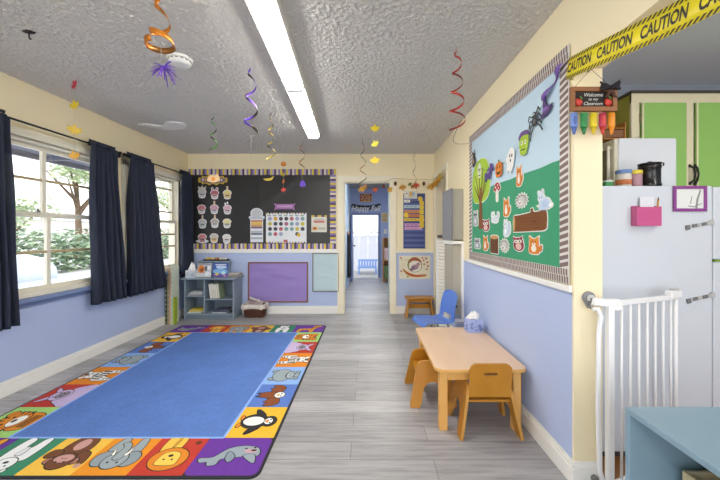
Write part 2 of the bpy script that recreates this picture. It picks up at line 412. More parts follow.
# ---------------------------------------------------------------- windows
WCAS = M('#EFEAD8', .45, var=.02); BAR = M('#C9B48A', .5); SILLB = M('#7F92BC', .5)
def window(name, y0, y1, z0, z1, style):
    r = thing(name, (XL, (y0+y1)/2, z0), None, None, kind='structure')
    m = MB(); c = .065; x = XL
    for k, (w, t) in enumerate(((c, .014), (c*.65, .024), (c*.3, .032))):
        m.box(x, x+t, y0-w, y0, z0-.02, z1+w, WCAS); m.box(x, x+t, y1, y1+w, z0-.02, z1+w, WCAS); m.box(x, x+t, y0-w, y1+w, z1, z1+w, WCAS)
    m.box(x-.14, x, y0, y0+.018, z0, z1, WCAS); m.box(x-.14, x, y1-.018, y1, z0, z1, WCAS); m.box(x-.14, x, y0, y1, z1-.018, z1, WCAS)
    m.build('window_casing', r, bevel=.002)
    m = MB(); m.box(x-.14, x+.012, y0, y1, z0-.03, z0+.012, WCAS); m.build('inner_sill', r, bevel=.003)
    m = MB(); m.box(x, x+.055, y0-.10, y1+.10, z0-.062, z0-.03, SILLB); m.box(x, x+.02, y0-.08, y1+.08, z0-.10, z0-.062, SILLB); m.build('window_ledge', r, bevel=.004)
    ym = (y0+y1)/2; zm = 1.385; a, b = y0+.018, y1-.018
    def sash(nm, xs, za, zb, bars, vert):
        m = MB(); t = .035
        m.box(xs-.016, xs+.016, a, a+t, za, zb, WCAS); m.box(xs-.016, xs+.016, b-t, b, za, zb, WCAS)
        m.box(xs-.016, xs+.016, a+t, b-t, za, za+t, WCAS); m.box(xs-.016, xs+.016, a+t, b-t, zb-t, zb, WCAS)
        if vert: m.box(xs-.014, xs+.014, ym-.017, ym+.017, za+t, zb-t, WCAS)
        for z in bars: m.box(xs-.010, xs+.012, a+t, b-t, z-.011, z+.011, BAR)
        s_ = m.build(nm, r, bevel=.002)
        g = MB(); g.box(xs-.004, xs-.001, a+t*.6, b-t*.6, za+t*.6, zb-t*.6, GLASS); g.build('pane', s_)
    if style == 1:
        sash('upper_sash', x-.085, zm-.02, z1-.018, [1.685], True); sash('lower_sash', x-.045, z0+.012, zm+.02, [1.07], True)
        m = MB(); m.box(x-.03, x-.012, ym-.12, ym-.09, zm+.02, zm+.035, STEEL); m.tube([(x-.02, ym-.105, zm+.035), (x-.02, ym-.105, zm+.05)], .007, STEEL); m.build('sash_lock', r)
    else:
        sash('upper_sash', x-.085, zm-.02, z1-.018, [1.52, 1.84], False); sash('lower_sash', x-.045, z0+.012, zm+.02, [1.045, 1.21], False)
    return r
window('window_1', *WIN[0], 1); window('window_2', *WIN[1], 2)

# ---------------------------------------------------------------- outdoors
mb = MB(); mb.box(-40, -2.9, -12, 40, -.3, -.2, M('#C9C5BC', .9, var=.1)); mb.box(-2.9, 12, 8.9, 40, -.3, -.03, M('#D5D1C8', .9, var=.1)); struct('ground_outside', mb)
mb = MB(); mb.box(-3.55, -2.88, -2.2, 5.2, 2.07, 2.14, M('#7A7C8C', .8)); mb.box(-3.6, -3.55, -2.2, 5.2, 2.02, 2.2, M('#8A8A94', .8))
for k in range(12): mb.box(-3.55, -2.9, -1.9+k*.6, -1.85+k*.6, 2.03, 2.07, M('#7A7C8C', .8))
struct('roof_eave', mb)
def leaves(mb, centre, rad, n, size, mats, rnd):
    for _ in range(n):
        d = Vector((rnd.gauss(0,1), rnd.gauss(0,1), rnd.gauss(0,1))).normalized()*(rnd.random()**.35)
        p = Vector((centre[0]+d.x*rad[0], centre[1]+d.y*rad[1], centre[2]+d.z*rad[2]))
        e = Matrix.Rotation(rnd.random()*6.3, 3, 'Z') @ Matrix.Rotation(rnd.gauss(0,.8), 3, 'X')
        s = size*(.6+.8*rnd.random())
        q = [p+e@Vector(c)*s for c in ((-.5,0,0),(0,-.28,.05),(.5,0,0),(0,.28,.05))]
        mb.add(q, [(0,1,2,3)], rnd.choice(mats))
rnd = random.Random(3)
G1 = [M('#8FA382', .7), M('#A9B894', .7), M('#73896C', .7)]
G2 = [M('#B4C29B', .7), M('#9DB085', .7), M('#C8CFA6', .7)]
mb = MB()
for k in range(30):
    y_ = 7.2+k*.38; leaves(mb, (-11.3+rnd.gauss(0,.15), y_+1.5, .5), (.6, .5, .85+.1*rnd.random()), 300, .17, G1, rnd)
mb.build('hedge', None, 'clipped leafy green hedge outside the big window, behind the parked car', 'hedge', kind='thing')
def tree(loc, h, rad, n, mats, label):
    r = thing('garden_tree', loc, label, 'tree')
    m = MB(); x, y_, z = loc
    m.tube([(x,y_,z),(x+.1,y_,z+h*.3),(x-.05,y_+.1,z+h*.55),(x,y_,z+h*.8)], [.16,.12,.09,.04], M('#6E5B48', .9))
    for a in range(5):
        an = a*1.3; m.tube([(x,y_,z+h*(.4+.05*a)), (x+math.cos(an)*rad*.7, y_+math.sin(an)*rad*.7, z+h*(.7+.05*a))], [.07,.02], M('#6E5B48', .9))
    m.build('trunk', r)
    m = MB()
    for _ in range(11): leaves(m, (x+rnd.gauss(0,rad*.5), y_+rnd.gauss(0,rad*.5), z+h*.78+rnd.gauss(0,h*.13)), (rad*.5, rad*.5, rad*.4), n, .2, mats, rnd)
    m.build('foliage', r)
tree((-13.3, 14.6, -.2), 5.2, 1.7, 230, G2, 'pale green leafy tree beyond the hedge, seen through the big window')
tree((-20.6, 18.6, -.2), 3.4, 1.5, 150, G2, 'small light tree far off behind the low white house')
tree((-16.5, 27.0, -.2), 5.6, 2.4, 230, G2, 'pale leafy tree far off, seen through the narrow barred window')
mb = MB()
for k in range(9): mb.box(-14.6-.5*k, -14.48-.5*k, 21.0, 21.1, -.2, 1.55, M('#BFB3AA', .8))
mb.box(-19.0, -9.0, 21.1, 21.22, -.2, 1.45, M('#CFC2BA', .8)); mb.box(-19.0, -9.0, 21.08, 21.24, 1.45, 1.52, M('#BFB3AA', .8)); mb.build('garden_wall', None, 'tan garden wall seen through the narrow barred window', 'wall', kind='thing')
# neighbour house
r = thing('neighbour_house', (-28, 22, -.2), 'low white house with a shallow grey roof across the street', 'house')
mb = MB(); mb.box(-34, -25, 16, 30, -.2, 2.3, M('#E9E7E0', .8)); mb.build('wall', r)
mb = MB(); mb.prism([(-35,2.2),(-24.4,2.2),(-29.7,3.5)], M('#B9B4B0', .8), lambda a, b, c: (a, 15.5+c, b), 0, 15.2); mb.build('roof', r)
mb = MB(); mb.box(-25.0, -24.97, 19, 20.4, .7, 1.7, M('#5E6670', .3)); mb.build('window', r)
# parked car, nose towards +Y
r = thing('car', (-9.2, 6.5, -.2), 'white parked car seen through the lower panes of the big window', 'car', rz=0.0)
CARW = M('#B4BAC2', .3); CA = lambda a, w_, b: (-9.2+a, 6.5+w_, -.2+b)
side = curve([(-2.1,.32),(-2.12,.62),(-1.95,.86),(-1.2,.93),(-.55,1.36),(.55,1.40),(1.15,1.0),(1.75,.86),(2.05,.66),(2.1,.4),(1.95,.27),(-1.95,.27)], 4)
mb = MB(); T = lambda a, b, c: CA(a, c, b); mb.prism(side, CARW, T, -.82, .82); mb.build('body', r, bevel=.09, seg=3)
for sy in (-1, 1):
    mb = MB(); mb.prism([(-.95,.98),(-.5,1.30),(.5,1.33),(.95,1.0)], M('#39424C', .15), T, sy*.815, sy*.835); mb.build('side_window', r)
mb = MB(); mb.add([CA(1.22,-.7,.985), CA(1.22,.7,.985), CA(.62,.62,1.40), CA(.62,-.62,1.40)], [(0,1,2,3)], M('#39424C', .15)); mb.build('windscreen', r, solid=.02)
for sx in (-1.3, 1.3):
    for sy in (-1, 1):
        mb = MB(); mb.tube([CA(sx, sy*.70, .31), CA(sx, sy*.86, .31)], .31, M('#222326', .7), 24); mb.tube([CA(sx, sy*.80, .31), CA(sx, sy*.875, .31)], .19, STEEL, 20); mb.build('wheel', r)
for sy in (-1, 1):
    mb = MB(); mb.ball(CA(2.03, sy*.6, .62), (.07,.17,.08), M('#C8D0D6', .1)); mb.build('headlight', r)
mb = MB(); mb.box(-9.2+2.0, -9.2+2.16, 5.75, 7.25, .05, .17, M('#8C9095', .4)); mb.build('bumper', r, bevel=.02)
# yard beyond the way out; unseen cover added to shade the fence
mb = MB(); mb.box(-2.6, 2.6, 8.86, 11.0, 2.42, 2.50, M('#D9D6CE', .8))
for k in range(8): mb.box(-2.55+k*.72, -2.5+k*.72, 8.86, 11.0, 2.30, 2.42, M('#D9D6CE', .8))
for x0 in (-2.5, 2.42): mb.box(x0, x0+.09, 10.85, 10.94, -.03, 2.30, M('#D9D6CE', .8))
struct('roof_added_shade', mb)
mb = MB(); mb.box(-2.7, -2.6, 8.86, 10.9, -.03, 2.42, M('#C9CCD6', .8)); struct('wall_added_shade_left', mb)  # unseen side walls added to keep sky light off the fence
mb = MB(); mb.box(2.6, 2.7, 8.86, 10.9, -.03, 2.42, M('#C9CCD6', .8)); struct('wall_added_shade_right', mb)
r = thing('vinyl_fence', (0, 10.6, -.03), 'white vinyl yard fence with a lattice top, outside the far exit', 'fence')
VW = M('#EFEFF2', .5)
mb = MB()
for k in range(16): mb.box(-2.4+k*.3, -2.105+k*.3, 10.6, 10.63, -.03, 1.10, VW)
mb.box(-2.4, 2.4, 10.57, 10.66, 1.08, 1.14, VW); mb.box(-2.4, 2.4, 10.57, 10.66, 1.30, 1.35, VW); mb.build('panel', r)
VL = M('#B9BAC6', .5)
mb = MB()
for k in range(24):
    x0 = -2.4+k*.2
    mb.tube([(x0, 10.6, 1.14), (x0+.2, 10.6, 1.31)], .018, VL, 6); mb.tube([(x0+.2, 10.62, 1.14), (x0, 10.62, 1.31)], .018, VL, 6)
mb.build('lattice', r)
r = thing('garden_bench', (.05, 9.75, -.03), 'low blue plastic bench against the white yard fence', 'bench')
BB = M('#8FB0E4', .5)
mb = MB(); mb.box(-.31, .27, 9.6, 9.95, .16, .20, BB); mb.build('seat', r, bevel=.01)
mb = MB()
for k in range(7): mb.box(-.30+k*.085, -.245+k*.085, 9.96, 9.985, .18, .36, BB)
mb.box(-.31, .30, 9.955, 9.99, .35, .40, BB); mb.build('backrest', r)
for x0 in (-.30, .22):
    mb = MB(); mb.box(x0, x0+.05, 9.62, 9.93, -.03, .16, BB); mb.build('leg', r)
# ================================================================ rug
RX0, RX1, RY0, RY1, BW = -2.46, -.55, 1.60, 4.235, .31
OUT = '#26221F'
def ani(kind):
    """a printed animal in a unit tile, feet towards -b; [(outline, colour)]"""
    o = []
    def sh(p, col, ln=.018):
        if ln: o.append((grow(p, ln), OUT))
        o.append((p, col))
    def eye(x, y, r=.022): o.append((ell(x, y, r, n=10), OUT))
    if kind == 'penguin':
        sh(ell(-.1,-.38,.09,.04,.3), '#E8892B'); sh(ell(.12,-.38,.09,.04,-.3), '#E8892B')
        sh(curve([(-.2,.1),(-.36,-.05),(-.40,-.16),(-.2,-.08)]), '#2B2A2E'); sh(curve([(.2,.1),(.36,-.05),(.40,-.16),(.2,-.08)]), '#2B2A2E')
        sh(ell(0,-.08,.23,.29), '#2B2A2E'); sh(ell(0,.25,.16,.15), '#2B2A2E'); o.append((ell(0,-.1,.15,.23), '#F4F4F2')); o.append((ell(0,.23,.10,.09), '#F4F4F2'))
        sh([(-.06,.22),(.06,.22),(0,.15)], '#E8892B', .01); eye(-.05,.27); eye(.05,.27)
    elif kind == 'eagle':
        sh(curve([(0,.05),(-.18,.2),(-.36,.22),(-.46,.05),(-.44,-.12),(-.34,-.05),(-.30,-.16),(-.2,-.08),(-.1,-.15),(0,-.1)]), '#8A4A22'); sh(curve([(0,.05),(.18,.2),(.36,.22),(.46,.05),(.44,-.12),(.34,-.05),(.30,-.16),(.2,-.08),(.1,-.15),(0,-.1)]), '#8A4A22')
        sh(curve([(-.1,.1),(.1,.1),(.13,-.12),(.08,-.34),(-.08,-.34),(-.13,-.12)]), '#8A4A22'); sh(ell(0,.16,.12,.13), '#F4F4F2'); sh([(-.05,.15),(.05,.15),(0,.06)], '#F0B73A', .01); eye(-.05,.2); eye(.05,.2)
        for x in (-.07,.07): o.append((rect(x-.03,x+.03,-.43,-.33), '#3A3A3A'))
    elif kind == 'hippo':
        sh(ell(-.22,-.33,.08,.1), '#8F9DA6'); sh(ell(.22,-.33,.08,.1), '#8F9DA6'); sh(ell(0,-.08,.34,.27), '#9BA8B0'); sh(ell(0,.22,.22,.19), '#9BA8B0'); sh(ell(0,.15,.19,.1), '#A9B5BC')
        sh(ell(-.18,.36,.05), '#9BA8B0'); sh(ell(.18,.36,.05), '#9BA8B0'); eye(-.08,.29); eye(.08,.29); eye(-.06,.16,.018); eye(.06,.16,.018)
    elif kind == 'zebra':
        sh(curve([(-.28,-.42),(-.16,-.42),(-.08,-.2),(.1,-.2),(.16,-.44),(.28,-.44),(.26,-.02),(.16,.12),(-.1,.12),(-.3,.0)]), '#F4F4F2')
        for k in range(5): x = -.25+k*.105; o.append(([(x,-.18),(x+.055,-.18),(x+.075,.08),(x+.02,.08)], OUT))
        for x, z in ((-.25,-.28),(-.24,-.38),(.16,-.30),(.19,-.40)): o.append((rect(x,x+.09,z-.022,z+.022), OUT))
        sh(curve([(-.12,.08),(.1,.05),(.16,.25),(.1,.42),(-.1,.44),(-.18,.26)]), '#F4F4F2'); sh(ell(-.16,.42,.05,.08,.4), '#F4F4F2'); sh(ell(.14,.42,.05,.08,-.4), '#F4F4F2'); o.append((ell(0,.40,.05,.06), OUT)); o.append((ell(0,.14,.11,.06), '#7C7C80')); eye(-.06,.29); eye(.06,.29)
    elif kind == 'pig':
        sh(curve([(-.48,-.5),(.48,-.5),(.42,-.2),(.26,.0),(-.22,.02),(-.4,-.2)]), '#C9B6DE'); sh(ell(0,.06,.24,.22), '#C9B6DE'); sh(curve([(-.2,.22),(-.32,.42),(-.1,.28)]), '#C9B6DE'); sh(curve([(.2,.22),(.32,.42),(.1,.28)]), '#C9B6DE')
        sh(ell(0,.02,.14,.11), '#8C8494'); eye(-.1,.16); eye(.1,.16); eye(-.05,.02,.03); eye(.05,.02,.03)
    elif kind == 'tiger':
        sh(curve([(-.22,-.46),(.22,-.46),(.26,-.1),(-.26,-.1)]), '#E08A22'); sh(ell(-.24,.3,.1), '#E08A22'); sh(ell(.24,.3,.1), '#E08A22'); sh(ell(0,.06,.33,.29), '#E08A22')
        for s_ in (-1,1):
            for k in range(3): o.append(([(s_*.34,.18-.12*k),(s_*.34,.12-.12*k),(s_*.17,.12-.1*k)], OUT))
        for x in (-.1,0,.1): o.append(([(x-.03,.35),(x+.03,.35),(x,.2)], OUT))
        sh(ell(0,-.06,.19,.13), '#F4F1EA', .01); o.append((ell(0,.0,.06,.045), OUT)); eye(-.12,.14,.03); eye(.12,.14,.03)
        for k in range(3): o.append((rect(-.2,.2,-.3-.06*k,-.28-.06*k), OUT))
    elif kind == 'seal':
        sh(curve([(-.44,-.1),(-.40,-.24),(-.30,-.22),(-.26,-.34),(-.15,-.30),(-.12,-.12),(.1,-.05),(.24,.0),(.40,.02),(.36,.28),(.16,.38),(-.06,.30),(-.16,.14),(-.26,-.06)]), '#96A4AE')
        sh(curve([(-.06,.16),(.06,-.02),(.02,-.22),(-.06,-.1)]), '#8696A2', .014); sh(curve([(.18,-.0),(.38,-.26),(.34,.04)]), '#96A4AE', .014)
        o.append((ell(.26,.18,.1,.075), '#C9A3AA')); o.append((ell(.30,.20,.045,.035), OUT)); eye(.17,.27); eye(.3,.3)
        o = [([(-x, -y*.75+.02) for x, y in p], c) for p, c in o]
    elif kind == 'lion':
        sh(curve([(-.06,-.5),(.30,-.5),(.28,-.05),(.0,.0)]), '#F2C24E'); sh(ell(-.0,.1,.36,.30), '#DE8722'); sh(curve([(-.2,.16),(-.16,.26),(.16,.26),(.2,.16),(.17,-.02),(.06,-.09),(-.06,-.09),(-.17,-.02)]), '#F4CB5A', .012)
        eye(-.08,.12); eye(.08,.12); o.append((ell(0,.02,.05,.035), OUT)); o.append((ell(-.34,-.36,.06,.05), '#6B3A18')); sh(curve([(.06,-.5),(.10,-.5),(.12,-.24),(.08,-.24)]), '#D9A53A', .008)
    elif kind == 'elephant':
        sh(curve([(-.26,-.46),(-.12,-.46),(-.1,-.22),(.1,-.22),(.12,-.46),(.28,-.46),(.3,-.05),(-.28,-.05)]), '#9AA6AE'); sh(ell(-.26,.1,.18,.2), '#8E9BA4'); sh(ell(.26,.1,.18,.2), '#8E9BA4'); sh(ell(0,.14,.22,.22), '#9AA6AE')
        sh(curve([(-.08,.1),(.08,.1),(.08,-.2),(.18,-.32),(.08,-.36),(-.04,-.24)]), '#9AA6AE', .014); sh(curve([(-.14,.0),(-.08,.0),(-.14,-.18)]), '#F6F2E6', .01); sh(curve([(.12,.0),(.17,.0),(.20,-.16)]), '#F6F2E6', .01); eye(-.09,.2); eye(.09,.2)
    elif kind == 'monkey':
        sh(curve([(-.2,-.48),(.2,-.48),(.24,-.05),(-.24,-.05)]), '#704428'); o.append((ell(0,-.3,.13,.17), '#C99B94')); sh(curve([(-.2,-.1),(-.38,-.06),(-.46,.2),(-.38,.3),(-.34,.12),(-.18,.02)]), '#704428'); sh(curve([(.2,-.1),(.38,-.14),(.46,-.02),(.4,.08),(.2,.02)]), '#704428')
        sh(ell(-.24,.16,.08), '#A8746A'); sh(ell(.24,.16,.08), '#A8746A'); sh(ell(0,.16,.23,.21), '#704428'); sh(ell(0,.10,.18,.11), '#C99B94', .01); o.append((ell(-.42,.28,.06,.05), '#C99B94')); eye(-.08,.19); eye(.08,.19); eye(-.03,.1,.014); eye(.03,.1,.014)
    elif kind == 'bear':
        sh(curve([(-.24,-.46),(-.1,-.46),(-.06,-.22),(.06,-.22),(.1,-.46),(.26,-.46),(.28,.0),(.2,.16),(-.2,.16),(-.28,.0)]), '#F3F5F6'); sh(ell(-.15,.40,.06), '#F3F5F6'); sh(ell(.15,.40,.06), '#F3F5F6'); sh(ell(0,.25,.2,.18), '#F3F5F6'); o.append((ell(0,.2,.05,.035), OUT)); eye(-.08,.29); eye(.08,.29)
        sh(curve([(-.06,.0),(.06,.0),(.03,-.2),(-.03,-.2)]), '#E3E8EC', .01)
    elif kind == 'giraffe':
        sh(curve([(-.36,-.44),(-.26,-.44),(-.2,-.2),(.02,-.2),(.06,-.44),(.16,-.44),(.2,-.05),(.34,.30),(.42,.34),(.36,.46),(.18,.40),(.08,.06),(-.2,.04),(-.34,-.1)]), '#E3A02C')
        for x, y in ((-.2,-.08),(-.06,-.05),(.08,-.1),(.12,.06),(.2,.2),(-.28,-.3),(.1,-.32),(.25,.33)): o.append((ell(x, y, .045,.04, n=8), '#7A4512'))
        eye(.3,.4,.016)
    return o
BORDER_X0, BORDER_Y0 = RX0+.39, RY0+BW
cx, cy = (RX0+RX1)/2, (RY0+RY1)/2
mb = MB()
mb.prism(rrect(RX0, RX1, RY0, RY1, .05), M('#2A2A30', .9), ident, .0005, .009)                      # dark binding and backing
tz = .0095; sy_ = (RY1-RY0-2*BW)/6; sx_ = (RX1-RX0-.78)/4
mb.prism(rect(RX0+BW, RX1-BW, RY0+BW, RY1-BW), rug_field_mat(), ident, .008, tz)
for s_ in (0, 1):
    def P(x, y): return (x, y) if s_ == 0 else (2*cx-x, 2*cy-y)
    def tile(x0, x1, y0, y1, col, animal, head, corner=False):
        a, b = P(x0, y0), P(x1, y1)
        xa, xb = sorted((a[0], b[0])); ya, yb = sorted((a[1], b[1]))
        mb.prism(rrect(xa, xb, ya, yb, .035) if corner else rect(xa, xb, ya, yb), M(col, .92, var=.1, vscale=60), ident, .008, tz)
        w, h = (x1-x0, y1-y0)
        c_ = P((x0+x1)/2, (y0+y1)/2)
        if head == '+x': rot, sw, shh = -PI/2, h, w
        else: rot, sw, shh = PI, w, h
        if s_: rot += PI
        T = flat_map(c_[0], c_[1], 0, rot, sw*.98, shh*.98)
        for k, (p, col2) in enumerate(ani(animal)):
            p = [(max(-.5,min(.5,x)), max(-.5,min(.5,y))) for x, y in p]
            mb.prism(p, M(col2, .92, var=.04), T, .009, tz+.00025+.00012*k)
    e = .014
    for k, (col, an) in enumerate((('#F0BC34','penguin'),('#5A7DCC','eagle'),('#8FB6EC','hippo'),('#E58A1E','zebra'),('#C0362C','pig'),('#A6D77A','tiger'))):
        tile(RX1-BW, RX1-e, RY0+BW+k*sy_, RY0+BW+(k+1)*sy_, col, an, '+x')
    tile(RX1-.39, RX1-e, RY0+e, RY0+BW, '#6A35A0', 'seal', '-y', True)
    for k, (col, an) in enumerate((('#C23A2A','lion'),('#E8931C','elephant'),('#F4C44A','monkey'),('#3B8C6B','bear'))):
        tile(RX1-.39-(k+1)*sx_, RX1-.39-k*sx_, RY0+e, RY0+BW, col, an, '-y')
    tile(RX0+e, RX0+.39, RY0+e, RY0+BW, '#6A35A0', 'giraffe', '-y', True)
# pale seam between the field and the printed border
LB = M('#8FB4F0', .9)
for x0, x1, y0, y1 in ((RX0+BW, RX1-BW, RY0+BW-.006, RY0+BW+.010), (RX0+BW, RX1-BW, RY1-BW-.010, RY1-BW+.006), (RX0+BW-.006, RX0+BW+.010, RY0+BW, RY1-BW), (RX1-BW-.010, RX1-BW+.006, RY0+BW, RY1-BW)):
    mb.prism(rect(x0, x1, y0, y1), LB, ident, .008, tz+.0001)
mb.build('area_rug', None, 'large blue rug bordered with printed cartoon animals in coloured squares, on the grey floor', 'rug')

# ================================================================ curtains and rods
def rod(y0, y1, z, label, inset=.04):
    r = thing('curtain_rod', (XL+.075, (y0+y1)/2, z-.02), label, 'curtain rod', 'black curtain rods above the windows')
    m = MB(); m.tube([(XL+.075, y0, z), (XL+.075, y1, z)], .0085, BLACK); m.build('rod', r)
    for y in (y0, y1):
        m = MB(); m.ball((XL+.075, y, z), .018, BLACK, 12, 8); m.build('finial', r)
    for y in (y0+inset, y1-inset):
        m = MB(); m.box(XL, XL+.012, y-.012, y+.012, z-.03, z+.03, BLACK); m.tube([(XL+.01, y, z-.012), (XL+.075, y, z-.012)], .006, BLACK); m.build('bracket', r)
rod(1.9, 3.44, 2.088, 'black curtain rod over the big divided window')
rod(3.50, 4.80, 2.088, 'black curtain rod over the narrow barred window by the corner', .012)
def curtain(t0, t1, b0, b1, zt, zb0, zb1, folds, label, seed):
    rn = random.Random(seed); ph = rn.random()*6; x = XL+.075
    am = [rn.uniform(.6, 1.3) for _ in range(folds+2)]
    def fn(i, j):
        v = j; y = (t0+(t1-t0)*i)*(1-v)+(b0+(b1-b0)*i)*v
        y += .012*math.sin(i*17+ph+v*2)*v
        k = am[min(int(i*folds), folds)]
        d = .03*(1-v)+.046*v
        xx = x+.030*(1-v)**6+.004+math.sin(i*folds*2*PI+ph+.5*math.sin(v*3+ph))*d*k*min(1, .35+v*2) + .006*math.sin(v*9+i*30)
        xx = max(xx, XL+.034)
        zb = zb0+(zb1-zb0)*i
        return (xx, y, zt+(zb-zt)*v)
    m = MB(); m.grid(fn, folds*10, 26, NAVY)
    # rod pocket and ruffled heading
    m.grid(lambda i, j: (x+math.cos(j*2*PI)*(.0165+.0035*math.sin(i*folds*4*PI)), t0+(t1-t0)*i, zt+.003+math.sin(j*2*PI)*(.0165+.0035*math.sin(i*folds*4*PI))), folds*8, 10, NAVY)
    m.grid(lambda i, j: (x+.004*math.sin(i*folds*4*PI)+j*.004*math.sin(i*40), t0+(t1-t0)*i, zt+.024+j*.022), folds*8, 2, NAVY)
    return m.build('curtain', None, label, 'curtain', 'navy curtains on black rods', solid=.003)
curtain(2.02, 2.35, 2.0, 2.41, 2.085, .52, .53, 6, 'dark navy curtain on the near side of the big window, cut off by the frame', 1)
curtain(3.055, 3.375, 3.075, 3.535, 2.085, .535, .525, 6, 'dark navy curtain between the two windows, over the big window', 2)
curtain(3.535, 3.93, 3.55, 4.17, 2.085, .52, .525, 7, 'dark navy curtain between the two windows, over the narrow window', 3)
curtain(4.53, 4.775, 4.57, 4.80, 2.085, .60, .60, 5, 'dark navy curtain in the corner beside the black board', 4)

# ================================================================ back wall
B = lambda u: (u-U0)*YB/F
Z = lambda v: H-(v-V0)*YB/F
r = thing('bulletin_board', (B(262), YB-.01, Z(249)), 'wide black paper bulletin board with a striped border on the back wall', 'bulletin board')
m = MB(); 
# board paper, softly buckled
bx0, bx1, bz0, bz1 = B(189.5), B(336), Z(249), Z(169.3)
rb = random.Random(5); wr = [(rb.uniform(bx0,bx1), rb.uniform(bz0,bz1), rb.uniform(.1,.35), rb.uniform(-1,1), rb.uniform(0,3)) for _ in range(14)]
def buckle(x, z):
    s_ = 0
    for a, b_, w_, am, th in wr:
        d = ((x-a)*math.cos(th)+(z-b_)*math.sin(th))/w_*4; l = ((x-a)**2+(z-b_)**2)/(w_*w_*5)
        s_ += am*math.exp(-d*d)*math.exp(-l)
    return .006*s_
m.grid(lambda i, j: (bx0+.03+(bx1-bx0-.06)*i, YB-.012-max(-.005,buckle(bx0+(bx1-bx0)*i, bz0+(bz1-bz0)*j)), bz0+.03+(bz1-bz0-.06)*j), 70, 40, M('#262627', .42, var=.12, vscale=2.5))
m.box(bx0+.02, bx1-.02, YB-.006, YB-.001, bz0+.02, bz1-.02, BLACK); m.build('backing_paper', r)
stripes = ['#8D7FB4', '#E7CE49', '#B9A9CE', '#4A3A5E', '#E9DFC6', '#8F83B8', '#E7CE49', '#55456B']
m = MB(); bw = .088; n = 0
def strip(x0, x1, z0, z1, horiz):
    global n
    L = (x1-x0) if horiz else (z1-z0); k = int(L/.030); 
    for i in range(k):
        a, b_ = i*L/k, (i+1)*L/k; c = M(stripes[n % 8], .7); n += 1
        wob = .004*math.sin(i*1.9)
        if horiz: m.box(x0+a, x0+b_, YB-.020-wob*.4, YB-.014, z0+wob*.5, z1+wob*.5, c)
        else: m.box(x0, x1, YB-.020, YB-.014, z0+a, z0+b_, c)
strip(bx0, bx1, bz1-bw, bz1, True); strip(bx0, bx1, bz0, bz0+bw*.95, True); strip(bx1-bw, bx1, bz0+bw, bz1-bw, False)
m.build('striped_border', r)
BOFF = .0205
def bcard(name, u, v, label, cat, art, s, group=None, line=0):
    m = MB(); layers(m, art, back_map(B(u), Z(v), BOFF), s); return m.build(name, None, label, cat, group)
def cupcake(frost, topper, wrap, wide=False):
    W = '#F1F0EF'
    a = [(curve([(-.30,-.5),(.30,-.5),(.42,.02),(.5,.12),(.40,.36),(.18,.5),(-.18,.5),(-.40,.36),(-.5,.12),(-.42,.02)]), W)]
    if wide: a = [(ell(0,-.34,.72,.2), '#D9DEE6')]+a
    if topper == 'candle': a += [(rect(-.09,.09,.40,.92), W), (rect(-.045,.045,.42,.78), '#E7C76B'), (ell(0,.84,.05,.07,n=10), '#F0A030')]
    if topper == 'ears': a += [(ell(-.26,.6,.15,.2,.3), W), (ell(.26,.6,.15,.2,-.3), W), (ell(-.26,.6,.08,.12,.3), frost), (ell(.26,.6,.08,.12,-.3), frost)]
    if topper == 'crown': a += [([(-.4,.4),(.4,.4),(.46,.85),(.2,.62),(0,.88),(-.2,.62),(-.46,.85)], '#CFC9BF')]
    if topper == 'sprigs': a += [(ell(-.24,.62,.09,.15,.4), W), (ell(.0,.72,.09,.16), W)]
    a += [([(-.26,-.42),(.26,-.42),(.36,.0),(-.36,.0)], wrap)]
    for k in range(4): a.append(([(-.2+k*.13,-.42),(-.17+k*.13,-.42),(-.2+k*.16,0),(-.24+k*.16,0)], '#DAD7D8'))
    a += [(curve([(-.40,.02),(-.2,-.04),(0,.03),(.2,-.04),(.40,.02),(.34,.30),(.14,.42),(-.14,.42),(-.34,.30)]), frost)]
    for x, y in ((-.2,.15),(.05,.28),(.2,.12),(-.05,.1)): a.append((ell(x,y,.045,.03,x*3,n=8), '#F4E9A0'))
    a += [(rect(-.2,.2,-.16,-.07), '#4A4648')]
    return a
cups = [(202.8,193.5,'#C3C1C6','crown','#CDD0DA'),(215.3,194.5,'#B95D6E','ears','#DCC0C6'),(227.9,194.5,'#E6D78C','candle','#E2C25E'),
        (202.3,209.3,'#D97C92','none','#E3DCDE'),(215.0,209.2,'#D8A0B8','candle','#C9C4CE'),(228.0,209.5,'#E4B7CE','sprigs','#DFCBD6'),
        (203.2,223.5,'#BFC8CF','candle','#B9C6C9'),(215.5,223.0,'#B8B4B2','candle','#D7D5D2'),(227.6,223.2,'#E9E3A6','none','#C9D4C6'),
        (203.0,238.2,'#D6808C','none','#A6566A'),(214.8,238.0,'#C9C6C0','none','#D9B548'),(227.3,238.6,'#E9E6E2','none','#D9D9DC')]
cn = ['grey crowned cupcake cutout', 'red eared cupcake cutout', 'yellow cupcake cutout with a candle', 'pink frosted cupcake cutout', 'mauve cupcake cutout with a candle', 'pale pink cupcake cutout with sprigs',
      'blue grey cupcake cutout with a candle', 'grey cupcake cutout with a candle', 'pale yellow cupcake cutout', 'red cupcake cutout on a pale plate', 'cupcake cutout in a yellow wrapper', 'plain white cupcake cutout']
rows = ['top row on the black board', 'second row on the black board', 'third row on the black board', 'bottom row on the black board']
for i, (u, v, fr, tp, wr_) in enumerate(cups):
    bcard('cupcake_cutout', u, v, cn[i]+', '+rows[i//3], 'paper cutout', cupcake(fr, tp, wr_, i == 9), .135, 'cupcake cutouts on the black board')
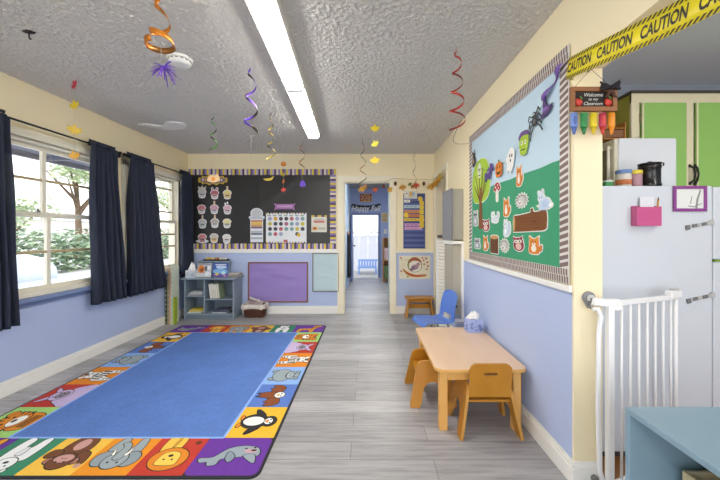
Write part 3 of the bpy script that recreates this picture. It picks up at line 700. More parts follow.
# scalloped title plaque with a pale ghost and a pumpkin
sc = [(.50*math.cos(t)*(1+.05*math.cos(14*t)), .155*math.sin(t)*(1+.16*math.cos(14*t))) for t in (2*PI*i/112 for i in range(112))]
sc = [(x*(1+.12*min(1,abs(y)/.15)), y) for x, y in sc]
art = [(sc, '#D9B53C'), (xf(sc,.88,.72), '#7C6E7E')]
for k in range(9): art.append((rrect(-.36+k*.08,-.31+k*.08,-.04,.05,.015,3), ['#D9C9DC','#E3A23C','#BFD08A','#E9DDB0'][k % 4]))
art += [(ell(.02,.05,.16,.12), '#EBCB9C'), (ell(-.02,.10,.11,.09), '#F2E4CC'), (ell(.10,.0,.05,.05), '#D77A2C')]
bcard('title_plaque', 213.5, 180.3, 'yellow scalloped plaque above the cupcake cutouts on the black board', 'sign', art, .44)
# ice pop reward chart
art = [(rect(-.5,.5,-1.55,.45), '#E9ECF2'), (rrect(-.62,.62,.28,.52,.1), '#DFE3EA'), (ell(0,.72,.5,.42), '#E4E7EC'), (ell(0,.72,.42,.34), '#C6CACF'), (rect(-.5,.5,.28,.45), '#BFC5D0')]
for k, c in enumerate(('#C98A6A','#E5C24A','#D8A33C','#7A5B74','#E9ECF2','#B9BFC9','#6E7890','#E9ECF2','#AEB6C4','#E9ECF2')): art.append((rect(-.44,.44,.22-.17*(k+1),.20-.17*k), c))
bcard('paper_chart', 257.2, 222.6, 'tall narrow paper chart with a domed top beside the calendar', 'chart', art, .193)
# calendar
r = thing('calendar_chart', (B(286.5), YB-.02, Z(243)), 'white paper calendar with rows of round stickers on the black board', 'calendar')
m = MB(); cw, ch_ = B(306.8)-B(266.4), Z(213)-Z(243); T = back_map(B(286.6), Z(228), BOFF)
m.prism(rect(-cw/2,cw/2,-ch_/2,ch_/2), M('#E9ECEF', .7), T, 0, .0015)
for k in range(14):
    for yy in (-ch_/2, ch_/2-.02): m.prism(rect(-cw/2+k*cw/14,-cw/2+(k+.55)*cw/14,yy,yy+.02), M(['#D9B84A','#5B5A60','#B58FC0'][k%3], .7), T, 0, .0018)
for k in range(7): m.prism(rect(-cw/2+.02+k*.084, -cw/2+.075+k*.084, ch_/2-.05, ch_/2-.03), M('#9FB0A8', .7), T, 0, .0018)
m.build('sheet', r)
dots = ['.oddprp', 'yddptly', 'pdrtt.yd', 'trl..d', '']
cc = {'o': '#E0A63C', 'd': '#4A4A58', 'p': '#B06A86', 'r': '#C2626E', 'y': '#C9BE4A', 't': '#7FA3A6', 'l': '#A3A8C6'}
grid5 = [['l','o','d','d','r','l','t'], ['y','d','d','p','t','l','y'], ['d','d','r','t','t','y','d'], ['t','r','l',None,None,'d',None]]
for j, row in enumerate(grid5):
    for i, q in enumerate(row):
        if not q: continue
        m = MB(); m.prism(ell(-cw/2+.062+i*.0825, ch_/2-.088-j*.0775, .030, n=16), M(cc[q], .6), T, .0015, .0025); m.build('sticker', r)
m = MB(); m.prism(rect(-.04,.02,-ch_/2+.012,-ch_/2+.05), M('#B8606A', .6), T, .0015, .0027); m.build('sticker', r)
m = MB(); m.prism(ell(cw/2-.12,-.105,.028,n=14), M('#E0B43C', .6), T, .0025, .0035); m.build('sticker', r)
art = [([(-.5,.14),(-.42,0),(-.47,-.2),(-.38,-.13),(.38,-.13),(.47,-.2),(.42,0),(.5,.14),(.38,.11),(-.38,.11)], '#A874B0')]
for k in range(11): art.append((rect(-.33+k*.062,-.29+k*.062,-.05,.04), '#D9B8DC'))
bcard('paper_banner', 285, 206.5, 'purple ribbon shaped paper banner above the calendar', 'banner', art, .335)
art = [(rect(-.5,.5,-.55,.55), '#DCDAD0'), (rect(-.5,.5,.43,.55), '#D9BC4A'), (rect(-.3,-.1,.43,.55), '#54505A'), (rect(.15,.35,.43,.55), '#54505A'), (rect(-.35,.35,.06,.2), '#C87468'), (rect(-.42,-.12,-.42,-.2), '#D9A24C'), (rect(-.36,-.2,-.38,-.25), '#B5584E'),
       (rect(-.05,.4,-.30,-.26), '#77797C'), (rect(-.05,.4,-.38,-.34), '#9A9C9E'), (rect(-.3,.3,.27,.31), '#8A8C8E')]
bcard('paper_notice', 319.3, 223.7, 'small white paper notice with a red heading, by the board edge', 'notice', art, .235)

def poster(name, u0, u1, v0, v1, frame, paper, fw, label, wrinkle):
    x0, x1, z0, z1 = B(u0), B(u1), Z(v1), Z(v0)
    r = thing(name, ((x0+x1)/2, YB-.01, z0), label, 'display board')
    m = MB()
    for a in ((x0,x0+fw,z0,z1),(x1-fw,x1,z0,z1),(x0+fw,x1-fw,z0,z0+fw),(x0+fw,x1-fw,z1-fw,z1)): m.box(a[0],a[1],YB-.022,YB-.001,a[2],a[3],frame)
    m.build('frame', r, bevel=.003)
    rn = random.Random(u0); w_ = [(rn.uniform(x0,x1), rn.uniform(z0,z1), rn.uniform(.03,.09), rn.uniform(-1,1), rn.uniform(1.2,1.9)) for _ in range(16)]
    def f(i, j):
        x = x0+fw+(x1-x0-2*fw)*i; z = z0+fw+(z1-z0-2*fw)*j; s_ = 0
        for a, b_, w, am, th in w_:
            d = ((x-a)*math.cos(th)+(z-b_)*math.sin(th))/w; l = ((x-a)**2+(z-b_)**2)/.09; s_ += am*math.exp(-d*d-l)
        e = min(i, 1-i, j, 1-j)*8
        return (x, YB-.008-wrinkle*max(-.5,s_)*min(1, e), z)
    m = MB(); m.grid(f, 60, 40, M(paper, .6, var=.05)); m.build('paper', r)
poster('purple_display_board', 248.3, 308.2, 262, 302.2, M('#8A5A3C', .5), '#9D88CB', .018, 'purple paper display board in a thin wooden frame, low on the blue wall', .012)
poster('pale_display_board', 312.6, 340-1.0, 252.8, 291.6, M('#77736A', .5), '#BFD6DC', .014, 'pale aqua paper display board in a narrow grey frame beside the doorway', .006)
# ================================================================ bookcase in the corner and what is on it
def book(name, label, w, d, t, cover, pages='#E9E6DC', cat='book', group=None):
    """lying book, spine on -Y, centred, bottom at z=0"""
    r = thing(name, (0, 0, 0), label, cat, group)
    m = MB(); m.box(-w/2, w/2, -d/2, d/2, 0, .002, M(cover, .5)); m.box(-w/2, w/2, -d/2, d/2, t-.002, t, M(cover, .5)); m.box(-w/2, w/2, -d/2, -d/2+.003, .002, t-.002, M(cover, .5)); m.build('cover', r)
    m = MB(); m.box(-w/2+.004, w/2-.004, -d/2+.003, d/2-.005, .002, t-.002, M(pages, .8)); m.build('pages', r)
    return r
bX0, bX1, bY0, bY1, bH = -2.615, -1.905, 4.545, 4.850, .59
r = thing('cubby_bookcase', ((bX0+bX1)/2, (bY0+bY1)/2, 0), 'slate blue cubby bookcase standing in the corner under the black board', 'bookcase')
m = MB(); m.box(bX0-.03, bX1+.03, bY0-.03, bY1+.0, bH-.022, bH, SLATE); m.build('top', r, bevel=.004)
for x0 in (bX0, bX1-.02):
    m = MB(); m.box(x0, x0+.02, bY0, bY1-.008, 0, bH-.022, SLATE); m.build('side_panel', r, bevel=.002)
bD = -2.33
m = MB(); m.box(bD-.01, bD+.01, bY0+.004, bY1-.008, .075, bH-.022, SLATE); m.build('divider', r, bevel=.002)
for x0, x1, z in ((bX0+.02, bD-.01, .335), (bD+.01, bX1-.02, .29)):
    m = MB(); m.box(x0, x1, bY0+.006, bY1-.008, z-.018, z, SLATE); m.build('shelf', r, bevel=.002)
m = MB(); m.box(bX0+.02, bX1-.02, bY0+.002, bY1-.008, .06, .078, SLATE); m.build('bottom_shelf', r, bevel=.002)
m = MB(); m.box(bX0+.02, bX1-.02, bY0+.02, bY0+.035, 0, .06, SLATE_D); m.build('plinth', r)
m = MB(); m.box(bX0+.02, bX1-.02, bY1-.008, bY1, 0, bH-.022, SLATE_D); m.build('back_panel', r)
# flat piles in the cubbies: every book on its own
def pile(x, y, z, items, group):
    for i, (lab, w, d, t, col, rz) in enumerate(items):
        o = book('book' if t > .006 else 'paper_pad', lab, w, d, t, col, cat='book' if t > .006 else 'paper', group=group); o.location = (x+.006*((i*7) % 5-2), y+.004*((i*3) % 4-1.5), z); o.rotation_euler = (0, 0, rz); z += t+.0006
pile(-2.468, 4.68, .336, [('grey flat book at the bottom of the upper cubby pile', .20, .19, .016, '#A9ABAD', .05), ('white flat book second in the upper cubby pile', .20, .19, .013, '#D8D9D6', -.06), ('pale blue flat book third in the upper cubby pile', .20, .19, .016, '#B7C0C6', .1), ('small white paper pad topmost in the upper cubby pile', .14, .14, .005, '#E2E2DE', .3)], 'flat books in the upper cubby')
pile(-2.475, 4.68, .079, [('white wide book at the bottom of the pile with the yellow book', .20, .19, .014, '#D9DCDC', .0), ('cream book second in the pile with the yellow book', .20, .19, .014, '#D5CFA9', .07), ('yellow book near the top of the lower cubby pile', .20, .19, .016, '#E5C83C', -.05), ('folded yellow paper topmost in the lower cubby pile', .15, .15, .005, '#EAD56A', .35)], 'flat books in the lower cubby by the corner')
pile(-2.115, 4.68, .079, [('pale grey book under the dark books in the lower cubby', .20, .19, .014, '#C6C9CE', .0), ('dark navy book in the lower cubby by the basket', .20, .19, .018, '#474C5E', -.05), ('slate purple book topmost in the cubby by the basket', .20, .19, .013, '#5B5B74', .06)], 'flat books in the lower cubby by the basket')
x = -2.292
for i, (lab, t, h, col, lean) in enumerate((('white thin upright book first from the divider', .028, .205, '#E3E3DF', .12), ('cream thin upright book second from the divider', .024, .215, '#D9D5C4', .12), ('grey white upright book third from the divider', .026, .205, '#DADCDD', .12), ('white upright book fourth from the divider', .022, .20, '#EDEDE8', .12), ('pale green upright book last from the divider', .024, .21, '#9FAE8C', .12), )):
    o = book('book', lab+', bookcase cubby', .17, h, t, col, group='upright books in the bookcase'); 
    # stand it on end, spine to the room, leaning a little
    o.rotation_euler = Matrix.Rotation(-lean, 3, 'Y').to_4x4().to_euler() if False else (Matrix.Rotation(-lean, 3, 'Y') @ Matrix(((0,0,1),(1,0,0),(0,1,0)))).to_euler()
    o.location = (x+.03, 4.645, .2915+h/2*math.cos(lean)+ .002); x += t+.0035
# riser at the back of the top with a tray of rolls
r = thing('shelf_riser', (-2.33, 4.79, bH), 'small slate blue riser at the back of the bookcase top, against the wall', 'shelf riser')
m = MB(); m.box(-2.53, -2.06, 4.745, 4.845, .795, .812, SLATE); m.build('shelf_board', r, bevel=.002)
for x0 in (-2.52, -2.085):
    m = MB(); m.box(x0, x0+.016, 4.75, 4.84, bH+.0005, .795, SLATE); m.build('support', r)
r = thing('food_tray', (-2.27, 4.79, .8125), 'dark tray of toy bread rolls on the little riser over the bookcase', 'tray')
m = MB(); m.box(-2.45, -2.09, 4.75, 4.84, .8128, .818, BLACK)
for a in ((-2.45,-2.09,4.75,4.754),(-2.45,-2.09,4.836,4.84),(-2.45,-2.446,4.754,4.836),(-2.094,-2.09,4.754,4.836)): m.box(*a, .818, .836, BLACK)
m.build('tray_body', r)
for i, (x, c, rr, nm) in enumerate(((-2.395,'#E9C765',.030,'yellow toy roll at the window end of the tray'), (-2.325,'#EBD27E',.027,'pale yellow toy roll second on the tray'), (-2.26,'#B8763A',.027,'brown toy bun in the middle of the tray'), (-2.20,'#EDE3C6',.024,'cream toy dumpling beside the brown bun'), (-2.143,'#F1EBDA',.025,'white toy dumpling at the doorway end of the tray'))):
    m = MB(); m.ball((x, 4.795, .8185+rr*.8), (rr*1.15, rr, rr*.8), M(c, .6)); 
    for k in range(3): m.tube([(x-rr*.7+k*rr*.6, 4.795-rr*.45, .8185+rr*1.42), (x-rr*.4+k*rr*.6, 4.795+rr*.4, .8185+rr*1.45)], .003, M(c, .5), 6)
    m.build('toy_roll', None, nm, 'toy food', 'toy rolls on the dark tray')
def tissue_box(x, y, z, w, d, h, c1, c2, label, rz=0.0, tz_=.07):
    r = thing('tissue_box', (x, y, z), label, 'tissue box', None, rz)
    loc = (0, 0, 0) if rz else (x, y, z)
    m = MB(); X, Y, Z_ = loc; m.box(X-w/2, X+w/2, Y-d/2, Y+d/2, Z_, Z_+h, M(c1, .55)); 
    rn = random.Random(9)
    for k in range(16):
        a = rn.uniform(-.42,.42)*w; b_ = rn.uniform(.1,.9)*h; rr = rn.uniform(.008,.02)
        q = [(max(-w*.48,min(w*.48,px)), max(.01*h,min(.97*h,py))) for px, py in curve([(a,b_),(a+rr,b_+rr*.4),(a+rr*1.4,b_+rr*1.4),(a+rr*.2,b_+rr)])]
        m.prism(q, M(c2, .55), lambda aa, bb, cc_: (X+aa, Y-d/2-cc_, Z_+bb), 0, .0006)
        q2 = [(max(-d*.48,min(d*.48,px*d/w)), py) for px, py in q]
        m.prism(q2, M(c2, .55), lambda aa, bb, cc_: (X-w/2-cc_, Y-aa, Z_+bb), 0, .0006)
    m.prism(ell(0, 0, w*.33, d*.2), M('#DDE3EE', .5), lambda aa, bb, cc_: (X+aa, Y+bb, Z_+h+cc_), 0, .0006); m.build('carton', r)
    def f(i, j):
        an = 2*PI*i; rad = (w*.30*(1-j)**.6+.012)*(1+.25*math.sin(5*an+j*3)); return (X+rad*math.cos(an)+.02*j*math.sin(3*j), Y+rad*.6*math.sin(an), Z_+h+.002+tz_*j*(1+.18*math.sin(3*an)))
    m = MB(); m.grid(f, 40, 10, PAPER); m.build('tissue', r)
    return r
tissue_box(-2.535, 4.60, bH+.0005, .115, .115, .105, '#DFE5EC', '#B5C0CF', 'white tissue box on the bookcase top beside the curtain', 0.0, .10)
def stand_book(name, x0, x1, y, z, h, t, lean, cover, art, label, cat='book'):
    r = thing(name, ((x0+x1)/2, y, z), label, cat)
    c, s_ = math.cos(lean), math.sin(lean)
    T = lambda a, b, cc_: ((x0+x1)/2+a, y+b*s_-cc_*c, z+b*c+cc_*s_)
    w = x1-x0; m = MB(); m.prism(rect(-w/2,w/2,0,h), M(cover, .4), T, 0, t)
    for k, (p, col) in enumerate(art): m.prism([(a*w, b*h) for a, b in p], M(col, .4), T, t, t+.0004+.0002*k)
    m.build('cover', r); m = MB(); m.prism(rect(-w/2+.004,w/2-.001,.004,h-.004), PAPER, T, -.006, 0); m.build('pages', r)
stand_book('picture_book', -2.475, -2.265, 4.615, bH+.0025, .20, .006, .2, '#B7BCC2', [(rect(-.5,.5,.0,.25), '#D7DADD'), (curve([(-.36,.35),(-.05,.32),(.0,.62),(-.15,.85),(-.38,.75)]), '#D9791E'), (curve([(-.3,.45),(-.1,.42),(-.12,.7)]), '#7A3A12'), (ell(.14,.62,.14,.18), '#5B5F66'), (curve([(.1,.1),(.32,.08),(.4,.3),(.3,.42),(.12,.34)]), '#EFF1F4'), (rect(-.42,.42,.90,.96), '#6A6E75'), (rect(.2,.42,.5,.8), '#E7E9EA')], 'grey picture book with an orange pumpkin, propped on the bookcase top')
stand_book('picture_book', -2.235, -2.015, 4.605, bH+.0025, .20, .012, .16, '#3E5FA8', [(rect(-.5,.5,.0,.22), '#6E59A6'), (curve([(-.4,.3),(.4,.26),(.42,.5),(0,.6),(-.42,.52)]), '#7FB2DE'), (curve([(-.2,.62),(.35,.64),(.3,.8),(-.25,.82)]), '#C6D9F0'), (ell(-.22,.22,.12,.1), '#E4C95A'), (ell(.2,.3,.14,.12), '#C7E0E8'), (rect(-.36,.36,.86,.93), '#E9EEF6'), (ell(.3,.1,.08,.06), '#E69AB0')], 'bright blue and purple picture book propped on the bookcase top')
z = bH+.0005
for i, (w, d, t, c, lab) in enumerate(((.20,.2,.014,'#8E8577','brown flat book lowest in the pile on the bookcase top'), (.19,.19,.012,'#B9B2A2','tan flat book second in the pile on the bookcase top'), (.20,.18,.010,'#6E675C','dark flat book third in the pile on the bookcase top'), (.17,.18,.012,'#C9C6BE','grey flat book topmost in the pile on the bookcase top'))):
    o = book('book', lab, w, d, t, c, group='flat books on the bookcase top'); o.location = (-1.985+.006*i, 4.72-.005*i, z); o.rotation_euler = (0, 0, (-.1,.08,-.03,.12)[i]); z += t+.0006
# big flat books standing on the floor
for i, (x, t, h, y0, d, c, c2, lab) in enumerate(((-2.712,.020,.60,4.29,.17,'#3D4A3A','#C6D88C','dark green spotted big book standing against the window wall'), (-2.686,.022,.72,4.30,.15,'#A89C86','#C6BBA3','tan big book standing second from the window wall'), (-2.660,.022,.75,4.30,.15,'#D6A27C','#E8BC9A','peach big book standing third from the window wall'), (-2.634,.022,.79,4.29,.15,'#CFD9C8','#9FB597','pale green white big book standing fourth from the window wall'), (-2.608,.020,.36,4.29,.07,'#A9BE3C','#CFDA62','lime green big book standing last, beside the bookcase'))):
    r = thing('big_book', (x, y0, 0), lab, 'book', 'big books standing on the floor')
    m = MB(); m.box(x-t/2, x-t/2+.003, y0, y0+d, .0005, h, M(c, .5)); m.box(x+t/2-.003, x+t/2, y0, y0+d, .0005, h, M(c, .5)); m.box(x-t/2+.003, x+t/2-.003, y0, y0+.003, .0005, h, M(c, .5))
    for k in range(int(h/.06)): m.prism(ell(0, .03+k*.06, t*.28, .012, n=10), M(c2, .5), lambda a, b, cc_: (x+a, y0-cc_, b), 0, .0006)
    m.build('cover', r)
    m = MB(); m.box(x-t/2+.003, x+t/2-.003, y0+.003, y0+d-.006, .006, h-.006, PAPER); m.build('pages', r)
# wicker basket
bx, by = -1.655, 4.70
r = thing('wicker_basket', (bx, by, 0), 'brown wicker basket with a pale cloth liner beside the bookcase', 'basket')
m = MB(); WK = M('#6A3E2A', .7, var=.25, vscale=40); WK2 = M('#4E2C1E', .7)
for k in range(11):
    z0 = .004+k*.0155; e = -.012+.003*k
    pts = []
    for q in range(49):
        a = 2*PI*q/48; w_ = .004*math.sin(q*PI+k*PI); ca, sa = math.cos(a), math.sin(a)
        rx = (.140+e)*abs(ca)**.35*(1 if ca >= 0 else -1); ry = (.085+e)*abs(sa)**.35*(1 if sa >= 0 else -1)
        pts.append((bx+rx*(1+w_*4*(1 if q % 2 else -1)*0.3), by+ry, z0+.006+.0025*math.sin(q*PI/1.5+k*2)))
    m.tube(pts, .0078, WK if k % 2 else WK2, 6, False)
m.box(bx-.11, bx+.11, by-.06, by+.06, .002, .01, WK2); m.build('wicker_body', r)
def lf(i, j):
    a = 2*PI*i; ca, sa = math.cos(a), math.sin(a); s1 = abs(ca)**.35*(1 if ca >= 0 else -1); s2 = abs(sa)**.35*(1 if sa >= 0 else -1)
    k = 1.0+.06*math.sin(9*a)*j
    return (bx+(.158+.014*min(1, j*3))*s1*k-(0 if j > .2 else .01)*s1, by+(.102+.018*min(1, j*3))*s2*k, .185-.055*j+.022*math.sin(PI*min(1, j*2.5))+.008*math.sin(7*a)*j)
m = MB(); m.grid(lf, 64, 8, M('#E4DAD2', .8, var=.2, vscale=18)); m.build('cloth_liner', r, solid=.003)
PZ = (.195, .225, .258)
for i, (w, d, rz, tl, c, lab) in enumerate(((.22,.15,.15,.10,'#E9E5DE','white magazine lying flat in the wicker basket'), (.19,.14,-.25,.16,'#D9C0BC','pink paper booklet in the wicker basket'), (.15,.13,.4,.75,'#F0EFEA','white folded paper on top in the wicker basket'))):
    m = MB(); rot = Matrix.Rotation(rz, 3, 'Z') @ Matrix.Rotation(tl*.5, 3, 'Y'); m.obox((bx-.01, by, PZ[i]), (w, d, .008), rot, M(c, .7))
    for k in range(4): m.obox(Vector((bx-.01, by, PZ[i]))+rot@Vector((0, -.05+.03*k, .0045)), (w*.7, .008, .001), rot, M('#B9A9A6', .7))
    m.build('booklet', None, lab, 'booklet', 'papers in the wicker basket')

# ================================================================ the children's table and seats
tX0, tX1, tY0, tY1, tZ = .415, .985, 1.955, 2.83, .398
r = thing('activity_table', ((tX0+tX1)/2, (tY0+tY1)/2, 0), 'low maple activity table with rounded corners against the blue wall', 'table')
m = MB(); m.prism(rrect(tX0, tX1, tY0, tY1, .055, 8), MAPLE, ident, tZ-.024, tZ, MAPLE_E, True); m.build('tabletop', r, bevel=.004)
legs = [(tX0+.03, tY0+.035, 1), (tX1-.03, tY0+.035, -1), (tX0+.03, tY1-.035, 1), (tX1-.03, tY1-.035, -1)]
for x, y, sx in legs:
    sy = 1 if y < 2.4 else -1
    m = MB(); x0, x1 = sorted((x, x+sx*.052)); y0, y1 = sorted((y, y+sy*.052)); m.box(x0, x1, y0, y1, .0, tZ-.0245, MAPLE_E); m.build('leg', r, bevel=.006)
m = MB()
m.box(tX0+.083, tX1-.083, tY0+.045, tY0+.065, tZ-.085, tZ-.025, MAPLE_E); m.box(tX0+.083, tX1-.083, tY1-.065, tY1-.045, tZ-.085, tZ-.025, MAPLE_E)
m.box(tX0+.045, tX0+.065, tY0+.088, tY1-.088, tZ-.085, tZ-.025, MAPLE_E); m.box(tX1-.065, tX1-.045, tY0+.088, tY1-.088, tZ-.085, tZ-.025, MAPLE_E)
m.build('apron', r, bevel=.002)
tissue_box(.893, 2.72, tZ+.0006, .125, .11, .105, '#A9B8E8', '#7E90CC', 'blue patterned tissue box on the maple table against the wall', 0.0, .055)
def toddler_chair(name, loc, rz, label, back_z):
    """front towards +Y, back panel on the -Y side"""
    r = thing(name, loc, label, 'chair', 'small wooden chairs at the maple table', rz); WLOC[r.name] = (0, 0, 0)
    prof = curve([(-.15,0),(-.085,0),(-.062,.10),(-.045,.145),(-.01,.165),(.03,.165),(.065,.145),(.085,.10),(.11,0),(.175,0),(.155,.12),(.128,.25),(.108,.292),(.07,.305),(-.06,.305),(-.10,.29),(-.118,.25),(-.137,.12)], 3)
    # straight feet
    prof = [(a, max(0, b)) for a, b in prof]
    for s_ in (-1, 1):
        hole = ell(-.088, .258, .011, n=12)[::-1]
        m = MB()
        def T(a, b, c, s_=s_): return (s_*(.190-.19*b+c), a, b)
        i0 = max(range(len(prof)), key=lambda i: prof[i][1]-abs(prof[i][0]+.09))
        j0 = min(range(len(hole)), key=lambda j: math.dist(hole[j], prof[i0]))
        loop = prof[:i0+1]+hole[j0:]+hole[:j0+1]+prof[i0:]
        m.prism(loop, HONEY, T, -.018, 0, HONEY_E); m.build('side_panel', r)
    zb = .243
    out = [(-.125, zb), (.125, zb)]+[(.125-.04+.04*math.cos(a), back_z-.04+.04*math.sin(a)) for a in (PI/2*k/6 for k in range(7))]+[(-.125+.04-.04*math.sin(a), back_z-.04+.04*math.cos(a)) for a in (PI/2*k/6 for k in range(7))]
    sl = rrect(-.042, .042, back_z-.076, back_z-.054, .010, 4)[::-1]
    i0 = 2; j0 = min(range(len(sl)), key=lambda j: math.dist(sl[j], out[i0]))
    loop = out[:i0+1]+sl[j0:]+sl[:j0+1]+out[i0:]
    m = MB(); m.prism(loop, HONEY, lambda a, b, c: (a, -.118-.12*(b-zb)-c, b), -.016, 0, HONEY_E); m.build('backrest', r)
    m = MB(); m.box(-.134, .134, -.088, .115, .196, .211, HONEY); m.build('seat', r, bevel=.003)
    m = MB(); m.box(-.131, .131, .095, .112, .17, .1955, HONEY); m.build('front_rail', r)
    return r
toddler_chair('toddler_chair', (.735, 2.045, .0005), 0.0, 'honey wooden toddler chair at the short end of the maple table', .452)
toddler_chair('toddler_chair', (.475, 2.44, .0005), PI/2, 'honey wooden toddler chair tucked under the long side of the maple table', .366)
# ---- blue plastic chair
def blue_chair(loc, rz):
    r = thing('plastic_chair', loc, 'blue moulded plastic child chair beyond the maple table', 'chair', None, rz); WLOC[r.name] = (0, 0, 0)
    BP = M('#5B83D6', .35, var=.03)
    # front towards -X
    def prof(s):
        P = [(-.19,.285),(-.17,.312),(-.10,.318),(.0,.308),(.09,.305),(.135,.325),(.155,.38),(.175,.47),(.198,.56),(.212,.62)]
        k = s*(len(P)-1); i = min(int(k), len(P)-2); t = k-i
        p0, p1, p2, p3 = P[max(i-1,0)], P[i], P[i+1], P[min(i+2,len(P)-1)]
        return [.5*(2*p1[q]+(p2[q]-p0[q])*t+(2*p0[q]-5*p1[q]+4*p2[q]-p3[q])*t*t+(3*p1[q]-p0[q]-3*p2[q]+p3[q])*t**3) for q in (0,1)]
    def f(i, j):
        x, z = prof(i); t = j*2-1
        w = .168-.02*max(0, i-.5)*2
        w *= math.sqrt(max(.02, 1-max(0,(i-.86)/.145)**2.4)) if i > .86 else 1
        w *= 1-.10*max(0,(.08-i)/.08)
        c = t*t
        if i < .55: z += .014*c*min(1,i*6)
        else: x -= .022*c*min(1,(i-.55)*5)
        return (x, t*w, z)
    m = MB(); m.grid(f, 44, 20, BP, lambda u, v: not (.575 < u < .66 and .27 < v < .73)); m.build('seat_shell', r, solid=.006, sub=1)
    for sy in (-1, 1):
        for (xt, xb) in ((-.09, -.10), (.085, .14)):
            m = MB(); m.tube([(xt, sy*.115, .303), (xt*1.05, sy*.125, .27), (xb, sy*.150, .02)], .0095, STEEL, 10); m.tube([(xb, sy*.150, .0), (xb, sy*.150, .03)], .0125, BLACK, 10); m.build('leg', r)
    return r
blue_chair((.70, 3.36, 0.0005), .25)
# ---- step stool
r = thing('step_stool', (.74, 4.70, 0), 'small wooden step stool against the back wall under the bird picture', 'stool')
OR = wood('orange_pine', '#B87A20', '#CC9030', (.4, 1, 1), .4)
m = MB(); m.box(.545, .955, 4.60, 4.81, .27, .29, OR); m.build('top_board', r, bevel=.004)
for s_, x0 in ((-1, .60), (1, .90)):
    m = MB(); T = lambda a, b, c, s_=s_, x0=x0: (x0+s_*(.045-.045*b/.27)+c, 4.705+a, b)
    m.prism([(-.10,0),(-.055,0),(-.03,.05),(.03,.05),(.055,0),(.10,0),(.085,.2695),(-.085,.2695)], OR, T, -.011, .011); m.build('side_panel', r)
m = MB(); m.box(.605, .895, 4.70, 4.716, .125, .185, OR); m.build('stretcher', r); m = MB(); m.box(.605, .895, 4.625, 4.64, .225, .2695, OR); m.build('apron', r)
# ================================================================ display board on the long wall
RY = lambda u: F*XR/(u-U0)
def RP(u, v):
    y = RY(u); return y, H-(v-V0)*y/F
yA, yB, zb0, zb1 = 3.150, 1.592, .978, 2.175
r = thing('display_board', (XR-.01, (yA+yB)/2, zb0), 'large paper display board with sky and green ground and a brick border', 'bulletin board')
m = MB(); m.box(XR-.006, XR-.001, yB+.02, yA-.02, 1.612, zb1-.02, M('#C3DCEC', .7, var=.03)); m.build('sky_paper', r)
m = MB()
gr = [(yA-.02, zb0+.02), (yB+.02, zb0+.02), (yB+.02, 1.612)]+[(yB+.02+(yA-yB-.04)*k/12, 1.612+.004*math.sin(k*2.1)) for k in range(1, 12)]+[(yA-.02, 1.612)]
m.prism(gr, M('#3B9B72', .7, var=.05), lambda a, b, c: (XR-.001-c, a, b), 0, .0075); m.build('ground_paper', r)
m = MB(); BRK = M('#84706E', .7, var=.15); PAL = M('#E3DEDA', .7); nb = 0
def bricks(y0, y1, z0, z1, horiz):
    """scalloped strip of printed bricks"""
    m.box(XR-.012, XR-.008, y0, y1, z0, z1, PAL)
    if horiz:
        k = int((y1-y0)/.021)
        for i in range(k):
            a = y0+(y1-y0)*i/k; d = (y1-y0)/k
            for j in range(2):
                h = (z1-z0)/2; o_ = .35*d*j
                m.add([(XR-.0128, min(y1, a+.08*d+o_), z0+j*h+.002), (XR-.0128, min(y1, a+.72*d+o_), z0+j*h+.002), (XR-.0128, min(y1, a+.80*d+o_), z0+(j+1)*h-.001), (XR-.0128, min(y1, a+.16*d+o_), z0+(j+1)*h-.001)], [(0,1,2,3)], BRK)
    else:
        k = int((z1-z0)/.036)
        for i in range(k):
            a = z0+(z1-z0)*i/k; d = (z1-z0)/k
            m.add([(XR-.0128, y0+.002, a+.45*d), (XR-.0128, y1-.002, a+.02*d), (XR-.0128, y1-.002, a+.62*d), (XR-.0128, y0+.002, min(z1, a+1.05*d))], [(0,1,2,3)], BRK)
bwid = .075
bricks(yB, yA, zb1-bwid, zb1, True); bricks(yB, yA, zb0, zb0+bwid, True); bricks(yB, yB+bwid, zb0+bwid, zb1-bwid, False); bricks(yA-bwid, yA, zb0+bwid, zb1-bwid, False)
m.build('brick_border', r)
def rcard(name, u, v, label, cat, art, wh, group='animal cutouts on the display board', off=.0086, tilt=0.0, base=.003, white=.03):
    """wh: width and height of the cutout as it shows, turned into metres on the wall"""
    y, z = RP(u, v); m = MB()
    art = [(xf(p, 1, 1, rot=tilt), c) for p, c in art]
    xs_ = [q[0] for p, c in art for q in p]; ys_ = [q[1] for p, c in art for q in p]
    hh = wh[1]*y/F; ww = wh[0]*y*y/(F*XR); w0, h0 = max(xs_)-min(xs_), max(ys_)-min(ys_); cx_, cy_ = (max(xs_)+min(xs_))/2, (max(ys_)+min(ys_))/2
    art = [([((x-cx_)*ww/w0, (b-cy_)*hh/h0) for x, b in p], c) for p, c in art]
    if white: art = [(grow(p, .006), '#EDEBE8') for p, c in art[:5]]+art
    layers(m, art, right_map(y, z, off), 1, base, .00025); return m.build(name, None, label, cat, group)
def eyes(x, y, d=.1, r=.035): return [(ell(x-d, y, r, n=8), '#2A2420'), (ell(x+d, y, r, n=8), '#2A2420')]
